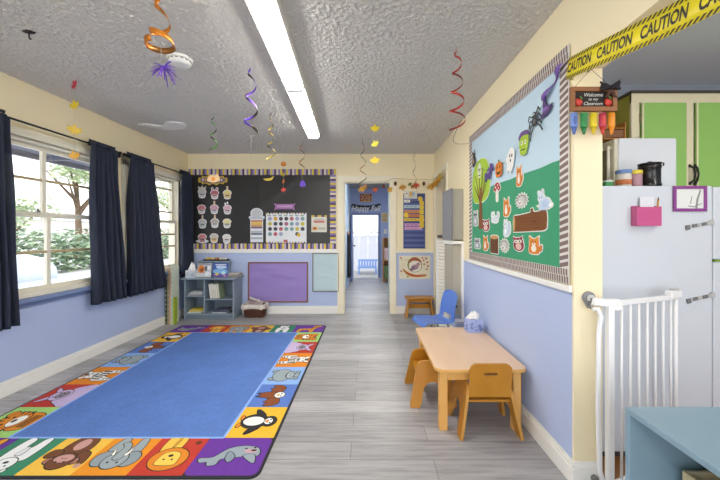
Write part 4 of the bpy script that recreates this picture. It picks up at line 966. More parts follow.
# tree
art = [(curve([(-.42,-.28),(-.5,.1),(-.42,.42),(-.2,.60),(.1,.62),(.36,.48),(.5,.15),(.44,-.2),(.2,-.36),(-.2,-.38)]), '#A6C93C'), (curve([(-.3,.0),(-.32,.3),(-.1,.48),(.1,.3),(.0,.05)]), '#B4D44C'), (curve([(.1,.1),(.34,.26),(.38,-.05),(.2,-.2)]), '#97BE33')]
for a, b in ((-.3,.3),(-.1,.42),(.14,.40),(.32,.24),(-.34,.05),(.3,.0)): art.append(([(-.03,-.4),(.03,-.4),(a+.015,b),(a-.015,b)], '#7A4E2A'))
art.append(([(-.09,-1.0),(.10,-1.0),(.06,-.4),(.03,-.05),(-.03,-.05),(-.06,-.4)], '#85552F'))
rcard('tree_cutout', 482.0, 194, 'tall lime green tree cutout with a brown trunk on the display board', 'paper cutout', art, (18, 70), None, white=.02)
fox = [(curve([(-.3,-.5),(.3,-.5),(.34,-.1),(.22,.2),(-.22,.2),(-.34,-.1)]), '#D9822B'), (curve([(-.32,.1),(-.3,.42),(-.34,.6),(-.1,.44),(.1,.44),(.34,.6),(.3,.42),(.32,.1),(0,-.05)]), '#DE8A30'), (curve([(.2,-.4),(.5,-.3),(.52,.05),(.4,.0),(.3,-.2)]), '#D27A26'), (ell(0,-.2,.17,.22), '#F2E9DC'), (ell(0,.08,.12,.09), '#F2E9DC')]+eyes(0,.26)+[(ell(0,.10,.04,.03,n=8), '#2A2420')]
sq = [(curve([(-.25,-.5),(.25,-.5),(.3,-.1),(.15,.12),(-.2,.1),(-.3,-.15)]), '#D2DCEA'), (ell(-.08,.26,.22,.2), '#DDE5EE'), (curve([(.15,-.45),(.48,-.3),(.5,.2),(.34,.44),(.2,.25),(.32,.0),(.2,-.2)]), '#C4D2E4'), (ell(-.2,.48,.06,.11,.2), '#DDE5EE'), (ell(.04,.48,.06,.11,-.2), '#DDE5EE'), (ell(-.05,-.2,.13,.18), '#F4F6F8')]+eyes(-.09,.29,.08,.03)
hog = [(star(14,.5,.38), '#B9B5B4'), (ell(0,-.02,.36,.34), '#CFCBC9'), (ell(-.1,-.16,.2,.17), '#E9E4DE')]+[(ell(.3*math.cos(a),.28*math.sin(a)+.04,.035,.06,a,n=8), '#8E8A8C') for a in (k*.5 for k in range(-1,7))]+eyes(-.1,-.12,.07,.028)+[(ell(-.1,-.2,.035,n=8), '#4A4244')]
owl = [(ell(0,-.06,.36,.44), '#8E2F3C'), (ell(0,.26,.34,.26), '#9A3644'), ([(-.3,.4),(-.34,.62),(-.1,.48)], '#9A3644'), ([(.3,.4),(.34,.62),(.1,.48)], '#9A3644'), (ell(0,-.15,.2,.26), '#E4C3B8'), (ell(-.13,.24,.13), '#F4EFE8'), (ell(.13,.24,.13), '#F4EFE8')]+eyes(0,.24,.13,.06)+[([(-.05,.16),(.05,.16),(0,.05)], '#E0A53C')]
bunny = [(curve([(-.3,-.5),(.34,-.5),(.42,-.2),(.25,.12),(-.15,.1),(-.34,-.15)]), '#C3D4EC'), (ell(-.12,.24,.22,.2), '#D3DFF0'), (ell(-.22,.52,.07,.2,.25), '#D3DFF0'), (ell(-.0,.54,.07,.2,-.15), '#D3DFF0'), (ell(.4,-.36,.11), '#F6F6F6'), (ell(.05,-.2,.18,.2), '#B4CAE8'), (curve([(-.3,-.2),(-.5,-.1),(-.42,-.3)]), '#D8DCC4')]+eyes(-.14,.28,.08,.03)
rac = [(curve([(-.3,-.5),(.3,-.5),(.34,-.05),(.2,.12),(-.2,.12),(-.34,-.05)]), '#A9ADB2'), (ell(0,.28,.3,.24), '#BEC1C5'), (ell(-.22,.5,.09), '#A9ADB2'), (ell(.22,.5,.09), '#A9ADB2'), (rrect(-.25,.25,.22,.36,.06,3), '#5C5E64'), (ell(0,-.2,.16,.2), '#DFE1E3')]+eyes(0,.29,.11,.035)+[(ell(0,.16,.04,n=8), '#2A2420')]
toad = [(curve([(-.4,.1),(-.36,.36),(-.14,.56),(.14,.56),(.36,.36),(.4,.1),(0,.02)]), '#B03A3E'), (curve([(-.12,-.55),(.12,-.55),(.1,.1),(-.1,.1)]), '#EDE7DF'), (ell(-.18,.3,.07), '#F0E6E0'), (ell(.12,.4,.06), '#F0E6E0'), (ell(.2,.2,.05), '#F0E6E0')]
wsq = [(curve([(-.4,-.3),(.2,-.42),(.42,-.2),(.3,.1),(-.05,.12),(-.34,.0)]), '#D9DEE6'), (ell(-.24,.22,.2,.18), '#E3E7EC'), (curve([(.2,-.1),(.5,.05),(.46,.4),(.28,.42),(.3,.15)]), '#CBD3DE'), (ell(-.34,.42,.06,.09), '#E3E7EC'), (ell(-.12,.42,.06,.09), '#E3E7EC')]+eyes(-.24,.25,.07,.028)
stump = [(rrect(-.32,.32,-.55,.5,.06,3), '#6E4424'), (ell(0,.5,.32,.12), '#D2A46C'), (ell(0,.5,.2,.07), '#BD8B54'), (ell(0,.5,.09,.03), '#D2A46C')]+[(rect(x-.015,x+.015,-.48,.34), '#54331A') for x in (-.2,-.06,.08,.22)]
log = [(curve([(-.98,-.34),(-.9,-.40),(.2,-.37),(.9,-.33),(.99,-.1),(.99,.16),(.9,.34),(.32,.34),(.26,.48),(.12,.46),(.10,.34),(-.6,.28),(-.95,.26),(-1.0,.0)],3), '#7C4A1E'), (ell(-.93,-.06,.07,.30), '#C99A62')]+[(rect(-.8+.03*k,.85-.05*k,-.26+.13*k,-.245+.13*k), '#5F3714') for k in range(5)]+[(ell(.35,.0,.1,.07), '#6A3D17')]
gs = 'animal cutouts on the display board'
rcard('mushroom_cutout', 498.5, 192, 'red toadstool cutout standing beside the lime tree on the board', 'paper cutout', toad, (6.5, 19))
rcard('fox_cutout', 521.3, 175.5, 'orange fox cutout at the top edge of the green ground', 'paper cutout', fox, (6.5, 21))
rcard('hedgehog_cutout', 523.2, 200.5, 'white and grey hedgehog cutout under the orange fox', 'paper cutout', hog, (13, 15))
rcard('rabbit_cutout', 546.3, 199.5, 'pale blue rabbit cutout at the kitchen end of the board', 'paper cutout', bunny, (16, 21), tilt=.15)
rcard('fox_cutout', 508.5, 207, 'tall orange fox cutout above the blue squirrel', 'paper cutout', fox, (7, 19))
rcard('squirrel_cutout', 496.5, 217.3, 'small white squirrel cutout between the tree and the tall fox', 'paper cutout', wsq, (8, 11))
rcard('squirrel_cutout', 508.6, 228, 'pale blue squirrel cutout at the end of the brown log', 'paper cutout', sq, (7, 17))
rcard('owl_cutout', 487.2, 225.3, 'dark red owl cutout at the foot of the lime tree', 'paper cutout', owl, (7, 12))
rcard('raccoon_cutout', 476.8, 218.3, 'grey raccoon cutout on the border side of the tree trunk', 'paper cutout', rac, (5, 15))
rcard('log_cutout', 530.3, 220.3, 'big brown fallen log cutout on the green paper', 'paper cutout', log, (34, 23), None, white=.02)
rcard('raccoon_cutout', 478.3, 243.5, 'grey raccoon cutout, first of the bottom row under the tree', 'paper cutout', rac, (6.5, 10))
rcard('fox_cutout', 487.2, 243, 'slim orange fox cutout in the bottom row beside the brown stump', 'paper cutout', fox, (5.5, 15))
rcard('stump_cutout', 495.7, 244.3, 'brown tree stump cutout in the bottom row', 'paper cutout', stump, (8, 18))
rcard('hedgehog_cutout', 505.8, 245.5, 'grey hedgehog cutout in the bottom row between stump and red owl', 'paper cutout', hog, (9.5, 14))
rcard('owl_cutout', 520, 243.5, 'dark red owl cutout in the bottom row', 'paper cutout', owl, (11, 15), tilt=.1)
rcard('fox_cutout', 537.2, 245.2, 'round orange fox cutout, last of the bottom row', 'paper cutout', fox, (13.5, 18))
# party garland of halloween shapes strung across the board
pts = [(475.5,158),(481.5,171),(491,173),(501,169),(513,160),(526.5,143),(537.5,119),(548,104),(566,68)]
r = thing('shape_garland', (XR-.03, *RP(513, 162)), 'string of paper pumpkin, ghost, spider and bat shapes across the display board', 'garland')
sp = []
for i in range(len(pts)-1):
    for k in range(5):
        t = k/5; u = pts[i][0]+(pts[i+1][0]-pts[i][0])*t; v = pts[i][1]+(pts[i+1][1]-pts[i][1])*t+4*t*(1-t)*1.3
        y, z = RP(u, v-3.5); sp.append((XR-.0168, y, z))
y, z = RP(*pts[-1]); sp.append((XR-.0168, y, z))
m = MB(); m.tube(sp, .0011, M('#4A4648', .8), 5); m.build('string', r)
bat = [(curve([(-.5,.1),(-.3,.3),(-.12,.14),(-.08,.32),(0,.22),(.08,.32),(.12,.14),(.3,.3),(.5,.1),(.42,-.2),(.28,-.08),(.12,-.22),(0,-.36),(-.12,-.22),(-.28,-.08),(-.42,-.2)], 3), '#5A468C')]+[(ell(-.05,.08,.03,n=8), '#E9E4F0'), (ell(.05,.08,.03,n=8), '#E9E4F0')]
cat = [(curve([(-.3,-.5),(.3,-.5),(.3,-.05),(.2,.1),(.3,.5),(.1,.36),(-.1,.36),(-.3,.5),(-.2,.1),(-.3,-.05)], 3), '#3A3336'), (ell(0,-.18,.14,.18), '#B98A5A')]+[(ell(-.09,.2,.04,n=8), '#E2C53C'), (ell(.09,.2,.04,n=8), '#E2C53C')]
gho = [(curve([(-.3,-.5),(-.12,-.4),(.05,-.55),(.2,-.38),(.3,-.2),(.36,.2),(.18,.5),(-.1,.5),(-.34,.2),(-.5,-.02),(-.3,-.1)], 3), '#F1F1EE')]+[(ell(-.08,.2,.05,.08,n=10), '#26262A'), (ell(.12,.2,.05,.08,n=10), '#26262A'), (ell(.02,.0,.05,.07,n=10), '#26262A')]
skl = [(ell(0,.05,.36,.44), '#E4E7D8')]+[(ell(-.13,.1,.09,n=10), '#3A3C36'), (ell(.13,.1,.09,n=10), '#3A3C36'), ([(-.05,-.1),(.05,-.1),(0,.0)], '#3A3C36'), (rect(-.18,.18,-.27,-.2), '#3A3C36')]
pum = [(curve([(-.46,.0),(-.4,.3),(-.15,.4),(.15,.4),(.4,.3),(.46,.0),(.36,-.34),(.0,-.42),(-.36,-.34)], 3), '#D97A22'), (rect(-.06,.08,.36,.54), '#5E7A34'), (ell(0,0,.16,.4), '#E58A30'), ([(-.26,.08),(-.08,.08),(-.16,.24)], '#2A1E14'), ([(.26,.08),(.08,.08),(.16,.24)], '#2A1E14'), (curve([(-.28,-.08),(0,-.16),(.28,-.08),(.14,-.27),(-.14,-.27)], 3), '#2A1E14')]
grn = [(curve([(-.34,-.2),(-.2,-.46),(.2,-.46),(.34,-.2),(.40,.1),(.26,.36),(-.26,.36),(-.40,.1)], 3), '#A9C83A'), (curve([(-.40,.16),(-.48,.32),(-.30,.5),(0,.54),(.30,.5),(.42,.3),(.2,.34),(-.2,.32)], 3), '#6A4A8A')]+[(ell(-.15,.04,.09,n=10), '#F3F1E8'), (ell(.15,.04,.09,n=10), '#F3F1E8'), (ell(-.15,.04,.04,n=8), '#26262A'), (ell(.15,.04,.04,n=8), '#26262A'), (rect(-.18,.18,-.28,-.23), '#4A5A1E')]
def spider():
    a = [(ell(0,-.06,.2,.22), '#3A3D40'), (ell(0,.2,.12), '#3A3D40')]
    for s_ in (-1, 1):
        for k in range(4):
            y = .16-.12*k; a.append(([(s_*.1,y),(s_*.36,y+.2-.14*k),(s_*.48,y-.02-.16*k),(s_*.44,y-.03-.16*k),(s_*.34,y+.14-.14*k),(s_*.1,y-.05)][::s_], '#3A3D40'))
    return a+[(ell(-.04,.22,.03,n=8), '#EDEDE6'), (ell(.04,.22,.03,n=8), '#EDEDE6'), (ell(0,-.08,.08,.1), '#6E7276')]
hat = [(curve([(-.5,-.36),(.1,-.5),(.5,-.3),(.2,-.22),(.12,.1),(.3,.5),(-.08,.2),(-.2,-.2)], 3), '#4C3A6C'), (curve([(-.2,-.22),(.16,-.3),(.17,-.2),(-.17,-.1)], 2), '#8A62B8')]
for (u, v), nm, art, s_, tl, xs in zip(pts, ('cat_shape','skull_shape','bat_shape','pumpkin_shape','ghost_shape','green_face_shape','spider_shape','hat_shape'), (cat, skl, bat, pum, gho, grn, spider(), hat), (.15,.15,.17,.135,.165,.15,.15,.14), (.1,0,.5,0,-.15,-.1,.2,.3), (.75,.8,1.15,1,1,1,1,1)):
    y, z = RP(u, v+.5); m = MB(); a = [(xf(p, xs, 1, rot=tl), c) for p, c in art]
    layers(m, a, right_map(y, z, .017), s_, .0022, .00025); m.build(nm, r)
# purple ribbon streamer at the garland's end
def ribbon(mb, path, w, mat, side):
    side = Vector(side); n = len(path)
    mb.grid(lambda i, j: tuple(Vector(path[min(int(i*(n-1)+.5), n-1)])+side*(j-.5)*w*(1+.5*math.sin(i*9))), n-1, 2, mat)
m = MB(); path = []
for k in range(15):
    t = k/14; y, z = RP(547+20*t, 101-38*t); path.append((XR-.022-.014*math.sin(t*9), y, z))
ribbon(m, path, .035, M('#7B5AB4', .4, var=.2, vscale=30), (0, .9, .3)); m.build('ribbon_tail', r, solid=.001)

# ================================================================ fittings on the long wall near the side doorway
r = thing('panel_box', ((XR+.885)/2, 3.58, 1.156), 'grey metal electrical box on the wall between doorway and display board', 'electrical box')
GM = M('#A5A39A', .45, var=.05); GD = M('#85868C', .45, var=.08)
m = MB(); m.box(.892, XR-.001, 3.385, 3.775, 1.16, 1.698, GM); m.build('body', r, bevel=.004)
m = MB(); m.box(.880, .8915, 3.37, 3.79, 1.152, 1.706, GD); m.build('door', r, bevel=.003)
m = MB(); m.box(.873, .8795, 3.45, 3.48, 1.40, 1.46, STEEL); m.build('latch', r)
r = thing('wall_heater', (.95, 3.58, .30), 'beige wall heater in a white frame under the grey electrical box', 'heater')
m = MB(); m.box(.905, XR-.001, 3.40, 3.78, .36, 1.10, M('#B3AD9C', .5, var=.04)); m.build('body', r)
m = MB(); W_ = WHITE
m.box(.888, XR-.001, 3.372, 3.395, .33, 1.135, W_) if False else None
m.box(.985, XR-.001, 3.36, 3.398, .29, 1.145, W_); m.box(.895, .985, 3.36, 3.398, 1.112, 1.145, W_); m.box(.895, .985, 3.36, 3.398, .29, .325, W_); m.box(.888, .9045, 3.40, 3.79, 1.105, 1.145, W_); m.build('frame', r, bevel=.002)
m = MB(); m.tube([(.925, 3.39, .46), (.925, 3.352, .46)], .012, BLACK, 12); m.build('control_knob', r)
# white pleated folding gate drawn across the side doorway
r = thing('folding_gate', (.94, 4.1, .02), 'white louvred half-height gate by the side doorway', 'gate')
gy0, gy1, gx = 3.93, 4.05, .905
a0 = Vector((.862, 3.98)); a1 = Vector((.978, 3.90)); dirv = (a1-a0)
m = MB()
for e in (0.0, 1.0):
    p = a0+dirv*e; m.box(p.x-.012, p.x+.012, p.y-.012, p.y+.012, .02, 1.16, WHITE)
m.build('frame', r, bevel=.002)
m = MB()
for k in range(27):
    z = .05+k*.041
    p, q = a0+dirv*.08, a0+dirv*.92
    m.add([(p.x, p.y-.012, z), (q.x, q.y-.012, z-.010), (q.x, q.y+.014, z+.03-.010), (p.x, p.y+.014, z+.03), (p.x, p.y-.008, z-.004), (q.x, q.y-.008, z-.014), (q.x, q.y+.018, z+.026-.010), (p.x, p.y+.018, z+.026)], [(0,1,2,3),(7,6,5,4),(0,4,5,1),(1,5,6,2),(2,6,7,3),(3,7,4,0)], M('#E6E4DC', .5))
m.build('louvre_panel', r)
m = MB(); m.tube([(a0.x, a0.y-.03, 1.185), (a1.x, a1.y-.02, 1.185)], .02, M('#5B5954', .5), 12); m.build('top_roller', r)
m = MB(); m.box(a0.x-.01, a1.x+.004, a1.y-.02, a0.y+.02, .0005, .02, WHITE); m.build('foot', r)

# ================================================================ back wall, doorway side
r = thing('pocket_chart', (B(414), YB-.01, Z(248.5)), 'navy hanging pocket chart with coloured sentence strips beside the doorway', 'pocket chart')
NV = M('#3F4C86', .6, var=.08); x0, x1, z0, z1 = B(403.3), B(425), Z(248.5), Z(193.5)
m = MB(); m.box(x0, x1, YB-.009, YB-.002, z0, z1, NV); m.build('fabric_back', r)
for k in range(10):
    z = z0+.03+k*.078
    m = MB(); m.box(x0+.006, x1-.006, YB-.012, YB-.0095, z, z+.032, M('#5A68A2', .35, var=.08)); m.build('pocket', r)
for v, c, ua, ub in ((201,'#E6E7E4',404,410),(206.5,'#B4CCDA',404,420.5),(211.5,'#D98F4A',404.5,421),(215.5,'#D57F3C',405,420),(219.5,'#E6C83E',404,424),(224.5,'#CE95CE',404.5,420.5),(228,'#D9A0CE',404.5,422)):
    m = MB(); m.box(B(ua), B(ub), YB-.0155, YB-.0125, Z(v+1.6), Z(v-1.2), M(c, .6))
    for k in range(3): m.box(B(ua)+.03+k*.06, B(ua)+.07+k*.06, YB-.0160, YB-.0155, Z(v+.5), Z(v-.1), M('#7A6A62', .7))
    m.build('word_strip', r)
for v in (199, 203, 207.5, 212, 217, 221.5, 225.5):
    m = MB(); m.prism([(-.03,-.03),(.03,-.035),(.035,.02),(.0,.04),(-.035,.025)], M('#E9C93E', .6), back_map(B(421.5 if v > 200 else 420), Z(v), .0160), 0, .0015); m.build('picture_card', r)
m = MB(); m.prism([(-.03,-.03),(.03,-.035),(.035,.02),(.0,.04),(-.035,.025)], M('#E9C93E', .6), back_map(B(406), Z(215.3), .0160), 0, .0015); m.build('picture_card', r)
art = [(rect(-.5,.5,-.28,.3), '#D9D6CE'), (ell(-.28,.06,.17,.2), '#E8E4DA'), (ell(.16,.04,.2,.22), '#B6C8D6'), (ell(.0,.05,.14,.2), '#D6B26A'), (ell(-.3,.1,.07), '#8C8A86'), (ell(.18,.1,.06), '#6A7C92')]
m = MB(); layers(m, art, back_map(B(410.5), Z(195), .0128), .20); m.build('header_card', r)
# bird picture on the blue panel
art = [(rect(-.5,.5,-.37,.37), '#E9E3CC'), (ell(0,.08,.235,.24), '#6E8A4A'), (ell(.01,.06,.20,.205), '#EFE6DC'), (curve([(-.2,.1),(-.1,.30),(.1,.30),(.22,.12),(.1,.2),(-.08,.2)], 3), '#A65A34'), (ell(.0,.0,.13,.085,.35), '#A98A96'), (curve([(.02,.02),(-.06,-.10),(-.16,-.09),(-.07,.03)], 3), '#8A6C86'), (ell(.11,.10,.055,.055), '#B58E98'), ([(.15,.11),(.15,.07),(.21,.085)], '#D9A53C'), (ell(.12,.115,.012,n=8), '#2A2420'),
       (curve([(-.4,-.02),(-.2,-.16),(.06,-.24),(.34,-.22),(.34,-.28),(.04,-.31),(-.24,-.24)], 3), '#C4772E'), (curve([(-.34,-.10),(-.1,-.22),(.2,-.25),(.2,-.27),(-.1,-.25)], 2), '#C43A30')]
for x, y, c in ((.28,.22,'#C4413A'),(.36,.28,'#A83050'),(.40,.16,'#C4413A'),(.3,.1,'#B84A60'),(.42,.04,'#C4413A'),(-.44,.30,'#C4413A'),(-.43,-.12,'#B03A4A'),(.24,.3,'#D05A50'),(-.22,-.3,'#7F9A54'),(.38,-.06,'#C8663E')): art.append((ell(x, y, .032, .026, x*9, n=8), c))
for k in range(24):
    a = k*.7; art.append((ell(-.3+.13*math.cos(a*2.1), .02+.24*math.sin(a*1.3), .012, n=6), ['#D9B23C','#D98A4A','#8FA860'][k % 3]))
m = MB(); layers(m, art, back_map(B(414.7), Z(267.3), .001), (B(430.5)-B(399)), .002); m.build('picture', None, 'colourful picture of a bird in a wreath taped on the blue wall above the stool', 'picture')
# leaf garland over the doorway
r = thing('leaf_garland', (B(410), YB-.05, Z(192)), 'autumn leaf garland hung across the top of the doorway', 'garland')
gx = [(345,183),(357,183.5),(370,185),(384,183),(393,178.5),(405,179.5),(420,179.8),(433,180)]
gp = [(B(u), YB-.034, Z(v)) for u, v in gx]+[(XR-.03, YB-.10, Z(180)), (XR-.032, 4.62, 2.02), (XR-.032, 4.35, 2.04)]
m = MB(); m.tube(gp, .0022, M('#8A7A5A', .8), 5); m.build('string', r)
lv = [(362,189.5,.13,'#D9A22E',.2),(365,187.5,.09,'#C98A2A',1.2),(375,190,.10,'#CF5A2C',.3),(383.5,187,.055,'#8C3A2A',0),(389.6,190,.11,'#D9A636',.8),(395,184.5,.06,'#7A5230',0),(402.3,187.5,.12,'#C98F34',.2),(409.6,184.5,.075,'#6E7A36',.5),(412,187,.07,'#A86A2E',1),(415.6,185.6,.12,'#C85032',.1),(423.4,184.5,.06,'#7A5230',0),(430,187,.13,'#CF9A30',.4),(433,185.8,.13,'#D0862C',1.5)]
for u, v, s_, c, rot in lv:
    m = MB(); x = B(u)
    if s_ < .065:
        m.ball((x, YB-.036, Z(v)), (.021,.017,.025), M(c, .5), 10, 8); m.lathe([(.0225,.008),(.024,.018),(.012,.03),(.004,.042)], (x, YB-.036, Z(v)), M('#5A3C22', .7), 10); m.build('acorn', r)
    else:
        p = xf(MAPLE_LEAF, s_, s_, rot=rot+PI)
        m.prism(p, M(c, .6, var=.15, vscale=30), lambda a, b, cc_: (x+a, YB-.030-.006*math.cos(a*30)-cc_, Z(v)+b), 0, .0015); m.build('leaf', r)
for k, (yy, zz, s_, c) in enumerate(((4.74,1.955,.14,'#D9A62E'),(4.60,1.95,.15,'#E2B93A'),(4.46,1.965,.14,'#D99A2C'),(4.36,1.985,.13,'#E3C04A'))):
    m = MB(); p = xf(MAPLE_LEAF, s_, s_, rot=PI+.5*k)
    m.prism(p, M(c, .6, var=.15, vscale=30), lambda a, b, cc_: (XR-.034+.35*a, yy-a*.9, zz+b), 0, .0015); m.build('leaf', r)

# ================================================================ beyond the doorway
YS = YH-.004
def hall(u, v, y=None): return at(u, v, y or YS)
p = hall(366, 198); s_ = .30
r = thing('exit_sign', tuple(p), 'tan EXIT sign with red letters above the far way out', 'sign')
fm = front_map(p.x, YS, p.z); m = MB(); m.prism(rrect(-.165,.165,-.115,.115,.01,3), M('#DDB37C', .6), fm, 0, .012); m.build('plate', r)
m = MB(); m.text('EXIT', .235, M('#B8321E', .5), lambda a, b, c: fm(a*.72, b*1.1, c+.0125), bold=.014); m.build('lettering', r)
p = hall(365.5, 207.5); fm = front_map(p.x, YS, p.z)
r = thing('letter_banner', tuple(p), 'black ribbon banner with white script lettering above the far way out', 'banner')
m = MB(); m.prism(curve([(-.36,.10),(-.2,.07),(0,.055),(.2,.07),(.40,.11),(.38,-.0),(.2,-.05),(0,-.07),(-.2,-.05),(-.38,.0)], 3), M('#2E3038', .7), fm, 0, .004); m.build('ribbon', r)
m = MB(); m.text('Happy Fall', .20, M('#F2F2F4', .5), lambda a, b, c: fm(a*.92, b-.03, c+.0045), shear=.25, bold=.022); m.build('lettering', r)
p = hall(384.5, 217.5); fm = front_map(p.x, YS, p.z)
m = MB(); layers(m, [(rect(-.085,.085,-.13,.13), '#D9C79A'), (rect(-.065,.065,-.02,.105), '#C9AE74'), (rect(-.05,.05,-.09,-.05), '#B0905A')], fm, 1, .003); m.build('paper_sign', None, 'tan paper notice on the blue wall beside the far way out', 'notice')
p = hall(385.3, 231.5); fm = front_map(p.x, YS, p.z)
m = MB(); m.prism(rrect(-.04,.04,-.065,.065,.008,3), WHITE, fm, 0, .006); m.prism(rect(-.012,.012,-.025,.025), M('#DAD9D4', .4), fm, .006, .012); m.build('light_switch', None, 'white light switch plate on the blue wall by the far way out', 'light switch')
# low wooden shelf unit in the far room
sx0, sx1, sy0, sy1 = .375, .66, 7.95, 8.30
r = thing('wooden_shelf', ((sx0+sx1)/2, (sy0+sy1)/2, 0), 'wooden shelf unit glimpsed through the doorway', 'shelf')
for x0 in (sx0, sx1-.02):
    m = MB(); m.box(x0, x0+.02, sy0, sy1, 0, 1.10, OAK); m.build('side_panel', r)
for z in (.04, .53, 1.08):
    m = MB(); m.box(sx0+.02, sx1-.02, sy0, sy1, z, z+.02, OAK); m.build('shelf', r)
m = MB(); m.box(sx0+.02, sx1-.02, sy1-.01, sy1, .06, 1.08, OAK); m.build('back_panel', r)
for x, z, w, h, c, lab in ((.46,.551,.10,.30,'#C9B0B4','pale pink box on the upper shelf of the far wooden unit'), (.57,.551,.09,.22,'#6D5A7C','purple box on the upper shelf of the far wooden unit'), (.45,.061,.08,.34,'#5C7A4A','green box on the lower shelf of the far wooden unit')):
    r = thing('storage_box', (x, sy0+.15, z), lab, 'box', 'boxes in the far wooden unit')
    m = MB(); m.box(x-w/2, x+w/2, sy0+.05, sy0+.25, z, z+h*.8, M(c, .6)); m.build('body', r); m = MB(); m.box(x-w/2-.004, x+w/2+.004, sy0+.045, sy0+.255, z+h*.8, z+h, M(c, .5)); m.build('lid', r)
# open doors
r = thing('hall_door', (DX1+.04, 5.4, 0), 'pale green door standing open inside the doorway', 'door')
m = MB(); m.box(DX1+.015, DX1+.047, 5.02, 5.72, .012, 1.99, M('#B9CBC4', .5)); m.build('panel', r, bevel=.002)
m = MB(); m.tube([(DX1+.047, 5.62, .98), (DX1+.085, 5.62, .98)], .012, STEEL, 10); m.ball((DX1+.10, 5.62, .98), .027, STEEL, 14, 8); m.build('knob', r)
for z in (.25, 1.0, 1.75):
    m = MB(); m.tube([(DX1+.013, 5.025, z-.05), (DX1+.013, 5.025, z+.05)], .007, M('#B8934A', .4, .8), 8); m.build('hinge', r)
r = thing('screen_door', (EX0+.02, 8.5, 0), 'blue outer door standing open in the far room', 'door')
m = MB(); m.box(EX0+.005, EX0+.04, 8.02, 8.70, .012, 1.68, M('#6F84B8', .5)); m.build('panel', r, bevel=.002)
m = MB(); m.tube([(EX0+.04, 8.1, .9), (EX0+.085, 8.1, .9)], .011, STEEL, 10); m.ball((EX0+.095, 8.1, .9), .025, STEEL, 12, 8); m.build('knob', r)
r = thing('coat_hanger_rack', (-.44, 7.3, .2), 'dark coats hanging low on the pale hall wall', 'coat rack')
m = MB(); m.box(-.459, -.44, 7.0, 7.6, 1.20, 1.26, OAK); m.build('rail', r)
for k, (y, c) in enumerate(((7.1,'#22242A'),(7.3,'#30343E'),(7.5,'#282A30'))):
    m = MB(); m.grid(lambda i, j: (-.445+.05*math.sin(PI*j)*(.5+.5*i)+.0, y-.085+.17*j+.012*math.sin(i*7+j*5), 1.19-.95*i), 14, 8, M(c, .9)); m.build('coat', r, solid=.012)
# ================================================================ kitchen
FY = 1.735                                        # fridge side facing the room
fx0, fx1, fz1 = 1.165, 1.868, 1.488
r = thing('fridge', ((fx0+fx1)/2, FY+.34, 0), 'tall white fridge seen from its plain side, behind the baby gate', 'fridge')
FW = M('#D0D7E0', .38, var=.015)
m = MB(); m.box(fx0, fx1, FY, FY+.66, .045, fz1, FW); m.build('cabinet_body', r, bevel=.006)
m = MB(); m.box(fx1+.008, fx1+.065, FY+.004, FY+.656, 1.088, fz1-.004, FW); m.build('freezer_door', r, bevel=.008)
m = MB(); m.box(fx1+.008, fx1+.065, FY+.004, FY+.656, .09, 1.076, FW); m.build('fridge_door', r, bevel=.008)
m = MB(); m.box(fx0+.03, fx1-.03, FY+.03, FY+.63, .002, .045, M('#3C3D40', .7)); m.build('base', r)
m = MB(); m.box(fx1+.01, fx1+.04, FY-.002, FY+.02, 1.077, 1.087, M('#7FA63C', .5)); m.build('hinge', r)
for (u, v, a, b_) in ((699.5, 224.8, 13, .18), (700.5, 297.8, 10, .22)):
    p = at(u, v, FY-.004); r = thing('child_latch', tuple(p), 'grey child safety latch strap near the top of the fridge side' if v < 260 else 'grey child safety latch strap halfway down the fridge side', 'latch', 'latches on the fridge')
    GL = M('#B9BAB9', .35); DK = M('#77787A', .45); R_ = Matrix.Rotation(-b_, 3, 'Y')
    m = MB()
    for k in range(5): m.obox(p+R_@Vector((-.055+.0265*k, 0, 0)), (.024, .007, .020-.002*(k % 2)), R_, (GL, DK)[k % 2])
    m.build('strap', r, bevel=.002)
    m = MB(); m.obox(p+R_@Vector((-.066, -.001, -.003)), (.022, .009, .026), R_, DK); m.build('pad', r, bevel=.003); m = MB(); m.obox(p+R_@Vector((.066, -.001, .002)), (.024, .009, .028), R_, GL); m.build('pad', r, bevel=.003)
# magnetic pink pocket with a card and a pen
p = at(645, 225, FY-.001); y = FY-.002
r = thing('magnetic_pocket', tuple(at(645, 226.5, FY)), 'pink magnetic pocket stuck on the fridge side', 'holder')
X = lambda u: (u-U0)*y/F
ZZ = lambda v: H-(v-V0)*y/F
PK = M('#C75A8E', .25)
m = MB(); x0, x1, z0, z1 = X(631.0), X(655.5), ZZ(226.0), ZZ(206.0)
m.box(x0, x1, y-.004, y, z0, z1, PK); m.build('mounting_back', r); m = MB(); m.box(x0, x1, y-.038, y-.034, z0, z1-.008, PK); m.box(x0, x0+.004, y-.034, y-.004, z0, z1-.004, PK); m.box(x1-.004, x1, y-.034, y-.004, z0, z1-.004, PK); m.box(x0+.004, x1-.004, y-.034, y-.004, z0, z0+.004, PK); m.build('pocket', r, bevel=.002)
m = MB(); m.box(X(638), X(651.5), y-.014, y-.010, z0+.006, ZZ(197.5), M('#E9EBF0', .6)); 
for k in range(4): m.box(X(639.5), X(650), y-.0146, y-.014, ZZ(199.5+k*2), ZZ(199.2+k*2), M('#B5BACB', .6))
m.build('index_card', None, 'white index card standing in the pink magnetic pocket', 'card')
m = MB(); xa, xb = X(653.5), X(654.5); m.tube([(xa-.004, y-.022, z0+.008), (xb, y-.022, ZZ(200))], .0042, M('#C98A3C', .5), 8); m.tube([(xb, y-.022, ZZ(200)), (xb+.0008, y-.022, ZZ(197.5))], [.0042, .0008], M('#5A3A1E', .6), 8); m.build('pencil', None, 'orange pencil standing in the pink magnetic pocket', 'pencil')
p = at(689, 198.5, y); x0, x1, z0, z1 = X(672.5), X(706), ZZ(211.5), ZZ(186)
r = thing('photo_frame', (p.x, y, z0), 'purple magnetic photo frame with a pencil sketch, on the fridge side', 'picture frame')
